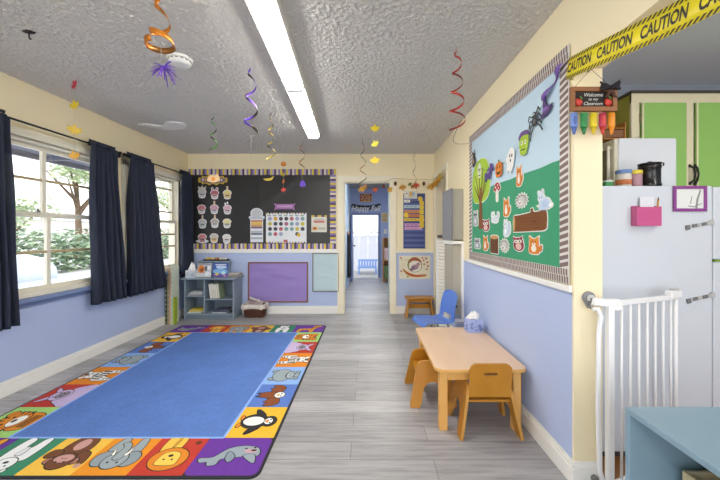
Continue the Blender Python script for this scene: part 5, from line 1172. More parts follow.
PU = M('#8C3F8E', .35); m = MB(); w_ = .0165
T = lambda a, b, c: (a, y-c, b)
for q in (rect(x0, x1, z0, z0+w_), rect(x0, x1, z1-w_, z1), rect(x0, x0+w_, z0+w_, z1-w_), rect(x1-w_, x1, z0+w_, z1-w_)): m.prism(q, PU, T, 0, .008)
m.build('frame', r, bevel=.002)
m = MB(); m.prism(rect(x0+w_, x1-w_, z0+w_, z1-w_), M('#E6EAE8', .4), T, 0, .003)
for q in ([(.66,.12),(.70,.5),(.80,.86),(.84,.84),(.76,.48),(.72,.12)], [(.45,.2),(.62,.16),(.86,.3),(.86,.33),(.62,.2),(.46,.24)], [(.5,.3),(.56,.6),(.58,.6),(.53,.3)]):
    m.prism([(x0+a*(x1-x0), z0+b*(z1-z0)) for a, b in q], M('#8E9492', .6), T, .003, .0034)
m.build('sketch', r)
# on top of the fridge
kx0, kx1, ky0, ky1, kz = 1.52, 1.890-.03, 1.955, 2.30, fz1+.0015
r = thing('microwave', ((kx0+kx1)/2, (ky0+ky1)/2, kz), 'white microwave on top of the fridge, turned sideways', 'microwave')
m = MB(); m.box(kx0+.012, kx1+.03, ky0, ky1, kz+.012, kz+.325, M('#DCE1E8', .4, var=.02)); m.build('case', r, bevel=.012)
m = MB(); m.box(kx0-.012, kx0+.011, ky0+.004, ky1-.004, kz+.016, kz+.32, M('#D9D3BE', .4)); m.build('door', r, bevel=.004)
m = MB(); m.box(kx0-.0145, kx0-.0125, ky0+.05, ky1-.1, kz+.07, kz+.265, M('#7C7A5C', .2)); m.build('door_window', r)
m = MB(); m.tube([(kx0-.03, ky0+.03, kz+.06), (kx0-.03, ky0+.03, kz+.28)], .008, M('#EDE9DC', .4), 8); m.tube([(kx0-.03, ky0+.03, kz+.07), (kx0-.008, ky0+.03, kz+.07)], .006, M('#EDE9DC', .4), 8); m.tube([(kx0-.03, ky0+.03, kz+.27), (kx0-.008, ky0+.03, kz+.27)], .006, M('#EDE9DC', .4), 8); m.build('handle', r)
for x in (kx0+.04, kx1): 
    for yy in (ky0+.04, ky1-.04):
        m = MB(); m.lathe([(.014,0),(.012,.014)], (x, yy, kz), BLACK, 10); m.build('foot', r)
def jar(u, y, wpx, hpx, body, lid, label, band=None):
    x = (u-U0)*y/F; rad = wpx/2*y/F; h = hpx*y/F; z = kz
    r = thing('jar', (x, y, z), label, 'jar', 'jars on the fridge')
    m = MB(); m.lathe([(rad*.9,0),(rad,.004),(rad,h*.72),(rad*.88,h*.8)], (x, y, z), M(body, .35, var=.2, vscale=25), 22); m.build('body', r)
    if band:
        m = MB(); m.lathe([(rad*1.01,h*.12),(rad*1.01,h*.42)], (x, y, z), M(band, .5, var=.5, vscale=45), 22); m.build('label_band', r)
    m = MB(); m.lathe([(rad*1.02,h*.78),(rad*1.04,h*.80),(rad*1.04,h*.97),(rad*.98,h)], (x, y, z), M(lid, .4), 22); m.build('lid', r)
jar(623.5, 1.80, 13, 17, '#D9D6CC', '#6A8AC2', 'white jar with a blue lid and orange band on the fridge top', '#D9814A')
jar(635.8, 1.795, 10.5, 16.5, '#B48C98', '#E2CE3C', 'pinkish jar with a yellow lid on the fridge top, beside the black canister')
m = MB(); x = (649.5-U0)*1.82/F; zt = kz
r = thing('canister', (x, 1.82, zt), 'shiny black metal canister on the fridge top before the microwave', 'canister')
BK = M('#1B1B1E', .22)
m.lathe([(.050,0),(.053,.006),(.053,.02),(.050,.024),(.050,.105),(.053,.108),(.053,.122),(.049,.126)], (x, 1.82, zt), BK, 28); m.build('body', r)
m = MB(); m.lathe([(.052,.1262),(.054,.130),(.054,.137),(.012,.141),(.010,.148),(.0,.149)], (x, 1.82, zt), BK, 28); m.tube([(x+.05, 1.80, zt+.137), (x+.062, 1.80, zt+.137), (x+.06, 1.80, zt+.12)], .004, BK, 6); m.build('lid', r)
m = MB(); x = (608.5-U0)*1.80/F; m.box(x-.03, x+.012, 1.78, 1.83, kz, kz+.028, M('#3C8A48', .5)); m.box(x-.031, x+.013, 1.779, 1.831, kz+.028, kz+.036, M('#DDE4DC', .5)); m.build('tea_tin', None, 'little green tin at the pillar end of the fridge top', 'tin', bevel=.002)
# wooden organiser standing on the microwave
r = thing('wooden_organiser', (1.62, 2.1, kz+.33), 'wooden box organiser on top of the microwave', 'organiser')
oz = kz+.3265; ox0, ox1, oy0, oy1 = 1.505, 1.605, 1.99, 2.10
m = MB(); m.box(ox0-.04, ox1, oy0, oy1, oz, oz+.008, OAK); m.box(ox0-.04, ox1, oy0, oy1, oz+.065, oz+.072, OAK); m.box(ox0-.04, ox0-.032, oy0, oy1, oz, oz+.15, OAK); m.box(ox1-.008, ox1, oy0, oy1, oz, oz+.11, OAK); m.box(ox0-.04, ox1, oy1-.006, oy1, oz, oz+.13, OAK); m.build('case', r, bevel=.002)
m = MB(); m.box(ox0-.028, ox1-.012, oy0+.004, oy1-.01, oz+.012, oz+.06, wood('dark_oak', '#6E431C', '#845424')); m.build('drawer', r, bevel=.002)
# wall cupboard with green doors
cx0, cx1, cy0, cy1, cz0, cz1 = 1.812, 3.2, 2.20, 2.62, 1.44, 2.195
CF = M('#EBE3C2', .5, var=.03); GN = M('#98CB6A', .5, var=.03); OLV = M('#A8A23A', .6, var=.03)
r = thing('wall_cupboard', ((cx0+cx1)/2, (cy0+cy1)/2, cz0), 'cream kitchen wall cupboard with bright green doors above the fridge', 'cupboard')
m = MB(); m.box(cx0+.004, cx1, cy0+.02, cy1, cz0, cz1-.006, CF); m.build('carcass', r)
m = MB(); m.box(cx0, cx0+.0035, cy0+.02, cy1, cz0, cz1-.006, OLV); m.build('side_panel', r)
m = MB(); 
for a in ((cx0,cx0+.055,cz0,cz1),(2.190,2.240,cz0,cz1),(2.60,2.65,cz0,cz1),(3.0,3.05,cz0,cz1)): m.box(a[0],a[1],cy0,cy0+.02,a[2],a[3],CF)
m.box(cx0, cx1, cy0-.001, cy0+.02, cz1-.07, cz1, CF); m.box(cx0, cx1, cy0-.001, cy0+.02, cz0, cz0+.05, CF); m.build('face_frame', r, bevel=.003)
m = MB(); m.box(cx0-.012, cx1, cy0-.014, cy0+.02, cz1-.004, cz1+.012, M('#4A4338', .6)); m.box(cx0-.012, cx0+.02, cy0+.02, cy1, cz1-.004, cz1+.012, M('#4A4338', .6)); m.build('cornice', r)
for k, (a, b_) in enumerate(((cx0+.060,2.186),(2.244,2.597),(2.653,2.998))):
    m = MB(); m.box(a, b_, cy0-.014, cy0-.002, cz0+.02, cz1-.072, GN); m.box(a+.0, a+.012, cy0-.017, cy0-.014, cz0+.02, cz1-.072, CF); m.box(b_-.012, b_, cy0-.017, cy0-.014, cz0+.02, cz1-.072, CF)
    d = m.build('door', r, bevel=.002)
    hx = b_-.02 if k != 1 else a+.018
    hx = 2.196 if k == 0 else (2.234 if k == 1 else a+.02)
    pts = [(hx, cy0-.016, 1.69), (hx+(.010 if k==0 else -.006), cy0-.036, 1.67), (hx+(.014 if k==0 else -.004), cy0-.042, 1.63), (hx+(.010 if k==0 else -.006), cy0-.036, 1.59), (hx, cy0-.016, 1.57)]
    m = MB(); m.tube(pts, [.007,.006,.0055,.006,.007], BLACK, 8)
    for q in (pts[0], pts[-1]): m.ball((q[0], q[1], q[2]), (.009,.008,.012), BLACK, 10, 6)
    m.build('door_handle', d)
for z in (2.02,):
    m = MB(); m.tube([(cx0+.058, cy0-.006, z-.03), (cx0+.058, cy0-.006, z+.03)], .006, M('#8C8468', .4), 8); m.build('hinge', r)
# base cupboard beyond the fridge
r = thing('base_cupboard', (2.6, 2.3, 0), 'cream base cupboard under a worktop, just past the fridge', 'cupboard')
m = MB(); m.box(2.06, 3.19, 2.05, 2.61, .08, .88, CF); m.build('carcass', r)
m = MB(); m.box(2.09, 3.16, 2.09, 2.60, 0, .0795, M('#4A4338', .7)); m.build('plinth', r)
m = MB(); m.box(2.04, 3.19, 2.02, 2.61, .8805, .92, M('#CFCBBE', .3)); m.build('worktop', r, bevel=.004)
for a in (2.10, 2.47, 2.84):
    m = MB(); m.box(a, a+.33, 2.035, 2.049, .12, .85, GN); d = m.build('door', r, bevel=.002)
    m = MB(); m.tube([(a+.29, 2.02, .62), (a+.29, 2.02, .76)], .006, BLACK, 8); m.tube([(a+.29, 2.036, .63), (a+.29, 2.02, .63)], .005, BLACK, 6); m.tube([(a+.29, 2.036, .75), (a+.29, 2.02, .75)], .005, BLACK, 6); m.build('door_handle', d)

# ================================================================ pillar: welcome sign, crayons, tape, gate
sgy = 1.515
p = at(592, 100, sgy)
r = thing('welcome_sign', (p.x, sgy, p.z-.06), 'small framed chalkboard sign with two red apples hanging on the pillar', 'sign')
T = front_map(p.x, sgy, p.z); hw, hh = 23*sgy/F, 12*sgy/F
m = MB(); fw = .021
for q in (rect(-hw,hw,hh-fw,hh), rect(-hw,hw,-hh,-hh+fw), rect(-hw,-hw+fw,-hh+fw,hh-fw), rect(hw-fw,hw,-hh+fw,hh-fw)): m.prism(q, wood('sign_frame_wood', '#7A4A24', '#96602F', (1,1,1), .5), T, 0, .016)
m.build('frame', r, bevel=.002)
m = MB(); m.prism(rect(-hw+fw, hw-fw, -hh+fw, hh-fw), M('#211C1A', .8), T, 0, .006); m.build('chalkboard', r)
m = MB(); WH = M('#DAD8D2', .8)
for tx, yy, sz in (('Welcome', .021, .024), ('to my', .001, .020), ('Classroom', -.020, .022)): m.text(tx, sz, WH, lambda a, b, c, yy=yy: T(a*.95+.0, b+yy, .0062+c), shear=.3, bold=.004)
m.build('lettering', r)
for sx in (-1, 1):
    m = MB(); ax, az = p.x+sx*(hw-fw-.019), p.z-.016
    m.ball((ax, sgy-.010, az), (.017,.009,.017), M('#C23324', .4), 16, 10); m.ball((ax-.008, sgy-.011, az+.006), (.010,.009,.012), M('#CC3A28', .4), 12, 8)
    m.tube([(ax, sgy-.010, az+.016), (ax+.004, sgy-.010, az+.028)], .0022, M('#4A3018', .7), 6); m.prism(xf(curve([(0,-.5),(.22,0),(0,.5),(-.22,0)], 3), .02, .02, ax-p.x+.010, az-p.z+.024, .9), M('#4E7A34', .6), T, .008, .010); m.build('apple', r)
m = MB(); pn = at(592.5, 68, sgy+.02)
m.tube([(p.x-hw*.8, sgy-.006, p.z+hh), (pn.x, sgy+.03, pn.z), (p.x+hw*.8, sgy-.006, p.z+hh)], .0012, M('#6E665C', .7), 5); m.build('hanging_wire', r)
m = MB(); m.tube([(pn.x, YE-.0005, pn.z), (pn.x, sgy+.02, pn.z)], .0035, STEEL, 8); m.ball((pn.x, sgy+.02, pn.z), .006, STEEL, 10, 6); m.build('nail', r)
# five crayons hanging under the sign
for u, c, c2, nm in ((574, '#7C95D6', '#4E66A8', 'blue'), (584, '#3E9B5A', '#2B7A44', 'green'), (593.6, '#E9D52C', '#D2B81E', 'yellow'), (602.6, '#C23E5A', '#C2382C', 'red'), (611.5, '#E8952A', '#DE8A1E', 'orange')):
    q = at(u, 124, sgy+.004); rr = .0185
    r = thing('hanging_crayon', (q.x, q.y, q.z-.055), nm+' wooden crayon hanging point down under the chalkboard sign', 'crayon', 'wooden crayons under the welcome sign')
    m = MB(); m.lathe([(rr*.86,.046),(rr*.86,.050),(rr,.0515)][::-1]+[(rr,.046),(rr,-.010),(rr*.96,-.014)], (q.x, q.y, q.z), M(c, .45), 6, 1, .55); m.build('body', r)
    m = MB(); m.lathe([(rr*.80,-.0142),(rr*.34,-.046),(rr*.30,-.048),(.0,-.052)], (q.x, q.y, q.z), M(c2, .45), 12, 1, .6); m.build('tip', r)
    m = MB(); m.prism(ell(0, .016, rr*.48, .022, n=16), M(c2, .5), lambda a, b, cc_: (q.x+a, q.y-rr*.48-cc_, q.z+b), 0, .0008); m.build('wrapper_oval', r)
    m = MB(); m.tube([(q.x, q.y, q.z+.05), (q.x, sgy+.002, q.z+.068)], .001, M('#8A8070', .7), 5); m.build('loop', r)
# checked bow on the sign's corner
p2 = at(609.5, 88, 1.50)
r = thing('checked_bow', tuple(p2), 'black and grey checked fabric bow at the corner of the chalkboard sign', 'bow')
CH = M('#2A2830', .85, var=.6, vscale=70)
for sx in (-1, 1):
    m = MB(); m.grid(lambda i, j: (p2.x+sx*(.004+.042*i), 1.495-.016*math.sin(PI*i)*math.sin(PI*j*1.0)-.004*math.sin(j*12), p2.z+(j-.5)*(.016+.034*i)+sx*.004*i+.010*i), 10, 8, CH); m.build('loop', r, solid=.003)
m = MB(); m.ball((p2.x, 1.487, p2.z), (.009,.008,.010), CH, 10, 8); m.build('knot', r)
for sx in (-.3, .55):
    m = MB(); m.grid(lambda i, j: (p2.x+sx*.05*i+(j-.5)*.018, 1.494-.004*math.sin(i*6), p2.z-.006-.04*i), 8, 4, M('#5A3A2E', .85, var=.5, vscale=60)); m.build('tail', r, solid=.002)
# caution tape: two bands strung from the pillar along the kitchen opening
def tape(name, A, Bp, width, label, sag, twist=0.0):
    A, Bp = Vector(A), Vector(Bp); L = (Bp-A).length; d = (Bp-A).normalized(); up = Vector((0,0,1)); up = (up-d*up.dot(d)).normalized(); nr = d.cross(up)
    if nr.x > 0: nr = -nr
    def T(a, b, c):
        t = a/L; s_ = sag*4*t*(1-t); w = math.sin(twist)*(b)
        return tuple(A+d*a+up*(b*math.cos(twist*t))+nr*(c+b*math.sin(twist*t)+.006*math.sin(a*9))-Vector((0,0,s_)))
    YL = M('#F2E01E', .35); BKT = M('#26231C', .4)
    r = thing(name, tuple(A), label, 'caution tape'); m = MB(); n = 40
    m.grid(lambda i, j: T(L*i, (j-.5)*width, 0), n, 2, YL); m.build('band', r, solid=.0006)
    sw = width*.17; k = int(L/.020)
    for s0 in (-.5, .5-.17):
        m = MB(); z0 = s0*width+.0005; z1 = z0+sw-.001; sl = .014
        for i in range(k):
            a = i*L/k; m.add([T(a, z0, .0012), T(min(L, a+.010), z0, .0012), T(min(L, a+.010+sl), z1, .0012), T(min(L, a+sl), z1, .0012)], [(0,1,2,3)], BKT)
        m.build('hazard_stripe', r)
    a = .095
    while a < L+.05:
        vs, fs = text_mesh('CAUTION', width*.60, 'CENTER', 0, .03); hw_ = max(x for x, y in vs)
        m = MB(); m.add([T(min(a+x*.088/hw_, L), y, .0014) for x, y in vs], fs, BKT); a += .213
        m.build('lettering', r)
tape('caution_tape', (XR-.014, 1.600, 2.050), (XR-.010, .80, 1.893), .100, 'yellow CAUTION tape with black stripes strung from the pillar across the kitchen opening', .004)
# baby gate
GW = M('#F2F3F5', .35, var=.01)
A, E = Vector((1.160, 1.500, 0)), Vector((1.600, 1.655, 0)); zt = .915
r = thing('baby_gate', (1.3, 1.55, 0), 'white metal baby gate standing open in front of the fridge', 'gate')
dd = (E-A).normalized()
def G(s, z): return tuple(A+(E-A)*s+Vector((0,0,z)))
m = MB(); m.tube([(1.066, 1.52, .868), (1.085, 1.512, .878), (1.098, 1.508, .84), (1.085, 1.505, .76), (1.082, 1.505, .40), (1.09, 1.505, .12), (1.11, 1.505, .045), (1.16, 1.507, .03)], .0105, GW, 10); m.build('frame_tube', r)
m = MB(); m.box(1.122, 1.150, 1.490, 1.518, .0, .90, GW); m.build('hinge_post', r, bevel=.003)
m = MB(); m.obox((1.112, 1.507, .905), (.10, .026, .034), Matrix.Rotation(.12, 3, 'Y'), GW); m.obox((1.163, 1.512, .895), (.05, .034, .05), Matrix.Identity(3), GW); m.build('hinge_block', r, bevel=.004)
m = MB(); ang = math.atan2(dd.y, dd.x); L = (E-A).length; RZ = Matrix.Rotation(ang, 3, 'Z')
m.obox(Vector(G(.5, zt-.012)), (L, .018, .024), RZ, GW); m.build('top_rail', r, bevel=.004)
m = MB(); m.obox(Vector(G(.5, .06)), (L, .018, .022), RZ, GW); m.build('bottom_rail', r, bevel=.004)
for k in range(7):
    s_ = .09+.132*k
    m = MB(); m.tube([G(s_, .07), G(s_, zt-.02)], .0058, GW, 8); m.build('bar', r)
m = MB(); m.tube([G(.965, .05), G(.965, zt-.02)], .0105, GW, 10); m.build('latch_post', r)
m = MB(); m.obox(Vector(G(.93, zt+.004)), (.085, .036, .036), RZ, GW); m.obox(Vector(G(.95, zt+.026)), (.05, .030, .012), RZ, M('#C9CACC', .4)); m.build('latch_handle', r, bevel=.006)
mm = at(590, 298, 1.555)
r = thing('wall_cup', tuple(mm), 'grey round gate mounting cup screwed to the pillar', 'mounting cup')
m = MB(); m.tube([(mm.x, YE-.0005, mm.z), (mm.x, YE-.012, mm.z)], .030, M('#8C8D90', .5), 20); m.tube([(mm.x, YE-.0122, mm.z), (mm.x, YE-.03, mm.z)], .017, M('#D4D6D8', .4), 16); m.build('cup', r)
m = MB(); m.prism([(-.022,-.02),(.012,-.024),(-.004,-.052)], M('#8C8D90', .5), lambda a, b, c: (mm.x+a, YE-.001-c, mm.z+b), 0, .01); m.build('tab', r)
m = MB(); m.tube([(mm.x, YE-.031, mm.z), (1.062, 1.524, .872)], .008, STEEL, 8); m.build('spindle', r)
m = MB(); m.lathe([(.015,.0),(.015,.012),(.009,.02)], (1.10, YE-.045, .03), STEEL, 14); q = m
m = MB(); pc = at(591.5, 475, YE); m.tube([(pc.x, YE-.0165, .045), (pc.x, YE-.03, .045)], .016, STEEL, 16); m.build('door_stop', None, 'small round metal stop on the white baseboard of the pillar', 'door stop')
# low blue shelf unit by the gate
hx0, hx1, hy0, hy1, hz = .908, 1.34, .30, 1.131, .62
r = thing('low_shelf_unit', ((hx0+hx1)/2, (hy0+hy1)/2, 0), 'low slate blue shelf unit with an open side, in front of the baby gate', 'shelf')
SB = M('#87A3B4', .42, var=.06, vscale=4)
m = MB(); m.box(hx0, hx1, hy0, hy1, hz-.02, hz, SB); m.build('top', r, bevel=.003)
for y0 in (hy0, hy1-.02):
    m = MB(); m.box(hx0, hx1, y0, y0+.02, 0, hz-.0205, SB); m.build('end_panel', r, bevel=.002)
m = MB(); m.box(hx1-.012, hx1, hy0+.02, hy1-.02, .02, hz-.0205, SLATE_D); m.build('back_panel', r)
for z in (.06, .345):
    m = MB(); m.box(hx0+.004, hx1-.0125, hy0+.02, hy1-.02, z-.018, z, SB); m.build('shelf', r, bevel=.002)
r = thing('wooden_tray', (1.06, 1.0, .346), 'pale wooden tray with dark lining on the shelf inside the low blue unit', 'tray')
TW = wood('pale_tray_wood', '#CDBB92', '#DCCBA4')
wx0, wx1, wy0, wy1, wz = 1.055, 1.315, .84, 1.075, .3465
m = MB()
for a in ((wx0,wx1,wy1-.012,wy1),(wx0,wx1,wy0,wy0+.012),(wx0,wx0+.012,wy0+.012,wy1-.012),(wx1-.012,wx1,wy0+.012,wy1-.012)): m.box(*a, wz, wz+.09, TW)
m.box(wx0+.012, wx1-.012, wy0+.012, wy1-.012, wz, wz+.008, TW); m.build('tray_body', r, bevel=.002)
for k, (x, y_, c) in enumerate(((1.115,.985,'#4A5A3E'), (1.19,.975,'#33402E'), (1.262,.985,'#5A6448'))):
    m = MB(); m.ball((x, y_, wz+.047), (.034,.036,.038), M(c, .6, var=.3, vscale=40), 16, 10); m.tube([(x, y_, wz+.083), (x+.004, y_, wz+.096)], .004, M('#6E5A34', .7), 6); m.build('toy_vegetable', None, ('olive toy vegetable at the open side of the tray', 'dark green toy vegetable in the middle of the tray', 'moss green toy vegetable deepest in the tray')[k], 'toy food', 'toys in the wooden tray')

# ================================================================ things hanging from the ceiling
def swirl(name, x, y, z0, z1, rad, turns, width, cols, label, taper=(1.0, 1.0), ph=0.0, string_to=None, hook=ZC, squash=1.0):
    r = thing(name, (x, y, z1), label, 'hanging swirl', 'foil swirls hanging from the ceiling')
    n = int(turns*26)
    def P(t): 
        a = ph+t*turns*2*PI; k = taper[0]+(taper[1]-taper[0])*t; k *= min(1, .25+t*5)
        return Vector((x+rad*k*math.cos(a), y+rad*k*math.sin(a), z0+(z1-z0)*(1-(1-t)**squash)))
    def f(i, j):
        p = P(i); a = ph+i*turns*2*PI; tl = .35*math.sin(i*13+ph)
        return tuple(p+Vector((math.cos(a)*math.sin(tl), math.sin(a)*math.sin(tl), math.cos(tl)))*(j-.5)*width)
    m = MB(); m.grid(f, n, 2, cols[0]); 
    for q in range(len(m.m)): m.m[q] = cols[int(q/(2*n)*len(cols)*1.999) % len(cols)]
    m.build('foil_spiral', r, solid=.0008)
    m = MB(); p = P(0); m.tube([tuple(p), (x, y, hook-.0002)] if (hook-z0) > .01 else [(p.x, p.y, p.z), (p.x, p.y, p.z+.008)], .0011, M('#C9C7C0', .6), 5)
    if string_to:
        q = P(1); m.tube([tuple(q), (x, y, z1-.01), (x, y, string_to)], .0010, M('#C9C7C0', .6), 5)
    m.build('string', r); return r
FO = lambda c: M(c, .28, .35, var=.1, vscale=30)
OR_, DKF, PUR, GRN, YEL, RED = FO('#C97A1E'), FO('#3A3228'), FO('#6444B4'), FO('#5EA83A'), FO('#B8A03A'), FO('#B23226')
def C_(v): return (ZC-H)*F/(V0-v)       # depth at which the ceiling shows at height v
# big orange swirl and purple burst near the lamp's side
q = at(159, 20, 1.55)
r = swirl('foil_swirl', q.x+.01, 1.55, 2.43, H+(V0-46)*1.55/F, .060, 2.6, .028, [OR_, OR_, FO('#8A5A1E'), OR_], 'big orange foil swirl hanging above the purple burst', (.3, 1.15), .9, string_to=2.075, squash=2.0)
b = at(164, 68, 1.55)
m = MB(); rb = random.Random(11)
for k in range(46):
    a = rb.random()*2*PI; e = rb.uniform(-.8,1.1); L = rb.uniform(.045,.075); d = Vector((math.cos(a)*math.cos(e), math.sin(a)*math.cos(e), math.sin(e))); sd = d.cross(Vector((0,0,1))).normalized()
    pts = [Vector(b)+d*L*t+Vector((0,0,-.03*t*t)) for t in (0,.25,.5,.75,1)]
    m.grid(lambda i, j: tuple(pts[min(int(i*4+.5),4)]+sd*(j-.5)*.008*(1-.5*i)), 4, 1, FO(['#7A4AC8','#8E66DA','#5A389C'][k % 3]))
m.ball(tuple(b), .012, PUR, 10, 8); bo = m.build('hanging_burst', None, 'purple foil burst hanging under the big orange swirl', 'hanging burst', solid=.0006)
m = MB()
swirl('foil_swirl', -1.545, C_(112), ZC-.012, H+(V0-152)*C_(112)/F, .036, 2.6, .016, [GRN, DKF, GRN, GRN, DKF], 'green foil swirl hanging before the black board', (.5, 1.1), .3, string_to=H+(V0-167)*C_(112)/F)
swirl('foil_swirl', (251-U0)*C_(66)/F, C_(66), ZC-.012, H+(V0-134)*C_(66)/F, .048, 2.7, .020, [PUR, DKF, PUR, PUR, DKF], 'purple foil swirl hanging beside the strip lights', (.6, 1.1), 2.2, string_to=H+(V0-158)*C_(66)/F)
swirl('foil_swirl', (271-U0)*C_(110)/F, C_(110), ZC-.012, H+(V0-160)*C_(110)/F, .036, 3.4, .014, [DKF, YEL, DKF, YEL, YEL], 'thin dull gold foil swirl hanging next to the strip lights', (.35, 1.2), 1.1, string_to=H+(V0-176)*C_(110)/F)
swirl('foil_swirl', (302-U0)*C_(141)/F, C_(141), ZC-.012, H+(V0-170)*C_(141)/F, .042, 2.0, .016, [DKF, OR_, OR_, DKF, OR_], 'dark and orange foil swirl hanging before the board beyond the strip lights', (.8, 1.0), .4, string_to=H+(V0-181)*C_(141)/F)
swirl('foil_swirl', (363-U0)*C_(137)/F, C_(137), ZC-.012, H+(V0-190)*C_(137)/F, .036, 3.6, .012, [RED, FO('#7A2E26'), DKF, FO('#8A7A5A')], 'red and dark foil swirl hanging before the doorway', (.5, 1.5), 2.0)
swirl('foil_swirl', (414.5-U0)*4.72/F, 4.72, ZC-.012, H+(V0-183)*4.72/F, .026, 2.2, .012, [DKF, FO('#8A8678'), DKF], 'thin dark foil swirl hanging above the pocket chart', (.5, 1.1), .2)
yr = C_(45); xr = (457-U0)*yr/F
swirl('foil_swirl', xr, yr, ZC-.012, H+(V0-128)*yr/F, .048, 4.3, .013, [RED, RED, FO('#8C2A22')], 'long red foil swirl hanging by the board wall', (.45, 1.15), .5)
# yellow piece and purple piece under the swirls
def leaf_string(label, x, y, items, top=None, group='leaf strings hanging from the ceiling'):
    r = thing('leaf_string', (x, y, items[-1][0]), label, 'leaf string', group)
    m = MB(); m.tube([(x, y, (top or ZC)-.0002), (x, y, items[-1][0])], .0010, M('#C9C7C0', .6), 5); m.build('string', r)
    for z, s_, c, rot, kind in items:
        m = MB()
        if kind == 'leaf': m.prism(xf(MAPLE_LEAF, s_, s_, rot=rot), M(c, .5, var=.15, vscale=30), lambda a, b, cc_: (x+a*math.cos(rot), y-.002-cc_-a*math.sin(rot)*.8, z+b), 0, .0015)
        elif kind == 'edge': m.prism(xf(MAPLE_LEAF, s_, s_, rot=rot), M(c, .5, var=.15, vscale=30), lambda a, b, cc_: (x+a*.35, y+a*.9-cc_, z+b), 0, .0015)
        elif kind == 'pumpkin':
            for k in range(6): m.ball((x+s_*.2*math.cos(k*PI/3), y+s_*.2*math.sin(k*PI/3), z), (s_*.28, s_*.28, s_*.36), M(c, .5), 12, 8)
            m.tube([(x, y, z+s_*.3), (x+.004, y, z+s_*.52)], .004, M('#5E7A34', .6), 6)
        m.build('leaf' if kind != 'pumpkin' else 'pumpkin', r)
    return r
yl = 2.53; zl = lambda v, y: H+(V0-v)*y/F
leaf_string('leaf string of red, yellow and gold leaves hanging in front of the big window', -2.32, yl, [(zl(85,yl),.10,'#C8364A',.5,'leaf'), (zl(105.5,yl),.10,'#E0C62A',.2,'leaf'), (zl(130,yl),.11,'#E8C02A',0,'edge'), (zl(155.5,yl),.09,'#E2A82A',.4,'edge')])
ym = C_(121); leaf_string('leaf string of three yellow maple leaves hanging between strip lights and doorway', (375-U0)*ym/F, ym, [(zl(128.5,ym),.108,'#F2DA1E',0,'leaf'), (zl(144,ym),.098,'#E6DC3A',.4,'leaf'), (zl(160.5,ym),.112,'#EFC92A',.1,'leaf')])
yo = 4.30; leaf_string('leaf string with an orange pumpkin and red star leaf hanging before the calendar', (283.5-U0)*yo/F, yo, [(zl(164,yo),.075,'#D9822A',0,'pumpkin'), (zl(174.5,yo),.07,'#B8A42E',.3,'leaf'), (zl(181.5,yo),.07,'#DE8432',.8,'leaf'), (zl(190,yo),.08,'#CF4A3A',.2,'leaf')])
yo = C_(141); 
m = MB(); x = (302.6-U0)*yo/F; m.prism(curve([(-.035,-.03),(.035,-.03),(.03,.02),(.0,.05),(-.03,.02)], 3), PUR, front_map(x, yo, zl(184,yo)), 0, .004); m.build('hanging_charm', None, 'small purple foil charm below the orange swirl, before the black board', 'hanging charm')
yo = C_(110)
m = MB(); x = (268.5-U0)*yo/F; m.prism(curve([(-.05,.0),(-.02,-.016),(.03,-.01),(.055,.03),(.02,.008),(-.02,.004)], 3), YEL, front_map(x, yo, zl(179,yo)), 0, .003); m.build('hanging_charm', None, 'small gold foil crescent below the thin gold swirl', 'hanging charm')
yo = C_(112); m = MB(); x = -1.545; m.prism(xf(curve([(-.06,-.03),(-.05,.01),(-.02,.035),(.0,.01),(.03,.04),(.06,.01),(.05,-.03),(.0,-.045)], 3), 1, 1), M('#EBC79A', .5), front_map(x, yo, zl(178,yo)), 0, .004); m.prism(ell(.0,-.01,.02,.02), M('#E39A3C', .5), front_map(x, yo, zl(178,yo)), .004, .006); m.build('hanging_charm', None, 'pale peach cutout charm below the green swirl', 'hanging charm')
# cord tail from the red swirl to the wall
p0 = Vector((xr+.03, yr, H+(V0-120)*yr/F)); pw = on_right(469, 143.5, .004)
m = MB(); pts = []
for k in range(16):
    t = k/15; pts.append(p0*(1-t)+pw*t+Vector((-.10*math.sin(PI*t), 0, -.07*math.sin(PI*t)*(1-.2*t))))
m.tube([tuple(q) for q in pts], .0022, FO('#6E4A36'), 6); m.build('cord_tail', None, 'thin brown cord looping from the red swirl to the board wall', 'cord')
# smoke detector and hook
q = at(180, 60, 1.19*F/(V0-60)); sx_, sy_ = q.x, q.y
r = thing('smoke_detector', (sx_, sy_, ZC-.045), 'round white smoke detector on the ceiling behind the purple burst', 'smoke detector')
m = MB(); m.lathe([(.078,0),(.078,-.018),(.072,-.020)], (sx_, sy_, ZC-.0003), WHITE, 32); m.build('base', r)
m = MB(); m.lathe([(.068,-.0202),(.070,-.034),(.060,-.046),(.030,-.050),(0,-.050)], (sx_, sy_, ZC-.0003), WHITE, 32); m.build('cover', r)
m = MB()
for k in range(14):
    a = 2*PI*k/14; m.obox((sx_+.0705*math.cos(a), sy_+.0705*math.sin(a), ZC-.028), (.004, .018, .006), Matrix.Rotation(a, 3, 'Z'), M('#8C8C8A', .6))
m.build('vent_slot', r)
hy_ = C_(31); hx_ = (29-U0)*hy_/F
r = thing('ceiling_hook', (hx_, hy_, ZC-.06), 'small black hook on the ceiling above the big window', 'hook')
m = MB(); m.lathe([(.030,0),(.026,-.008),(.008,-.014)], (hx_, hy_, ZC-.0003), BLACK, 18, 1.3, .7); m.build('plate', r)
m = MB(); m.tube([(hx_, hy_, ZC-.012), (hx_, hy_, ZC-.04), (hx_+.006, hy_, ZC-.05), (hx_+.014, hy_, ZC-.046)], .0035, BLACK, 8); m.build('hook_arm', r)
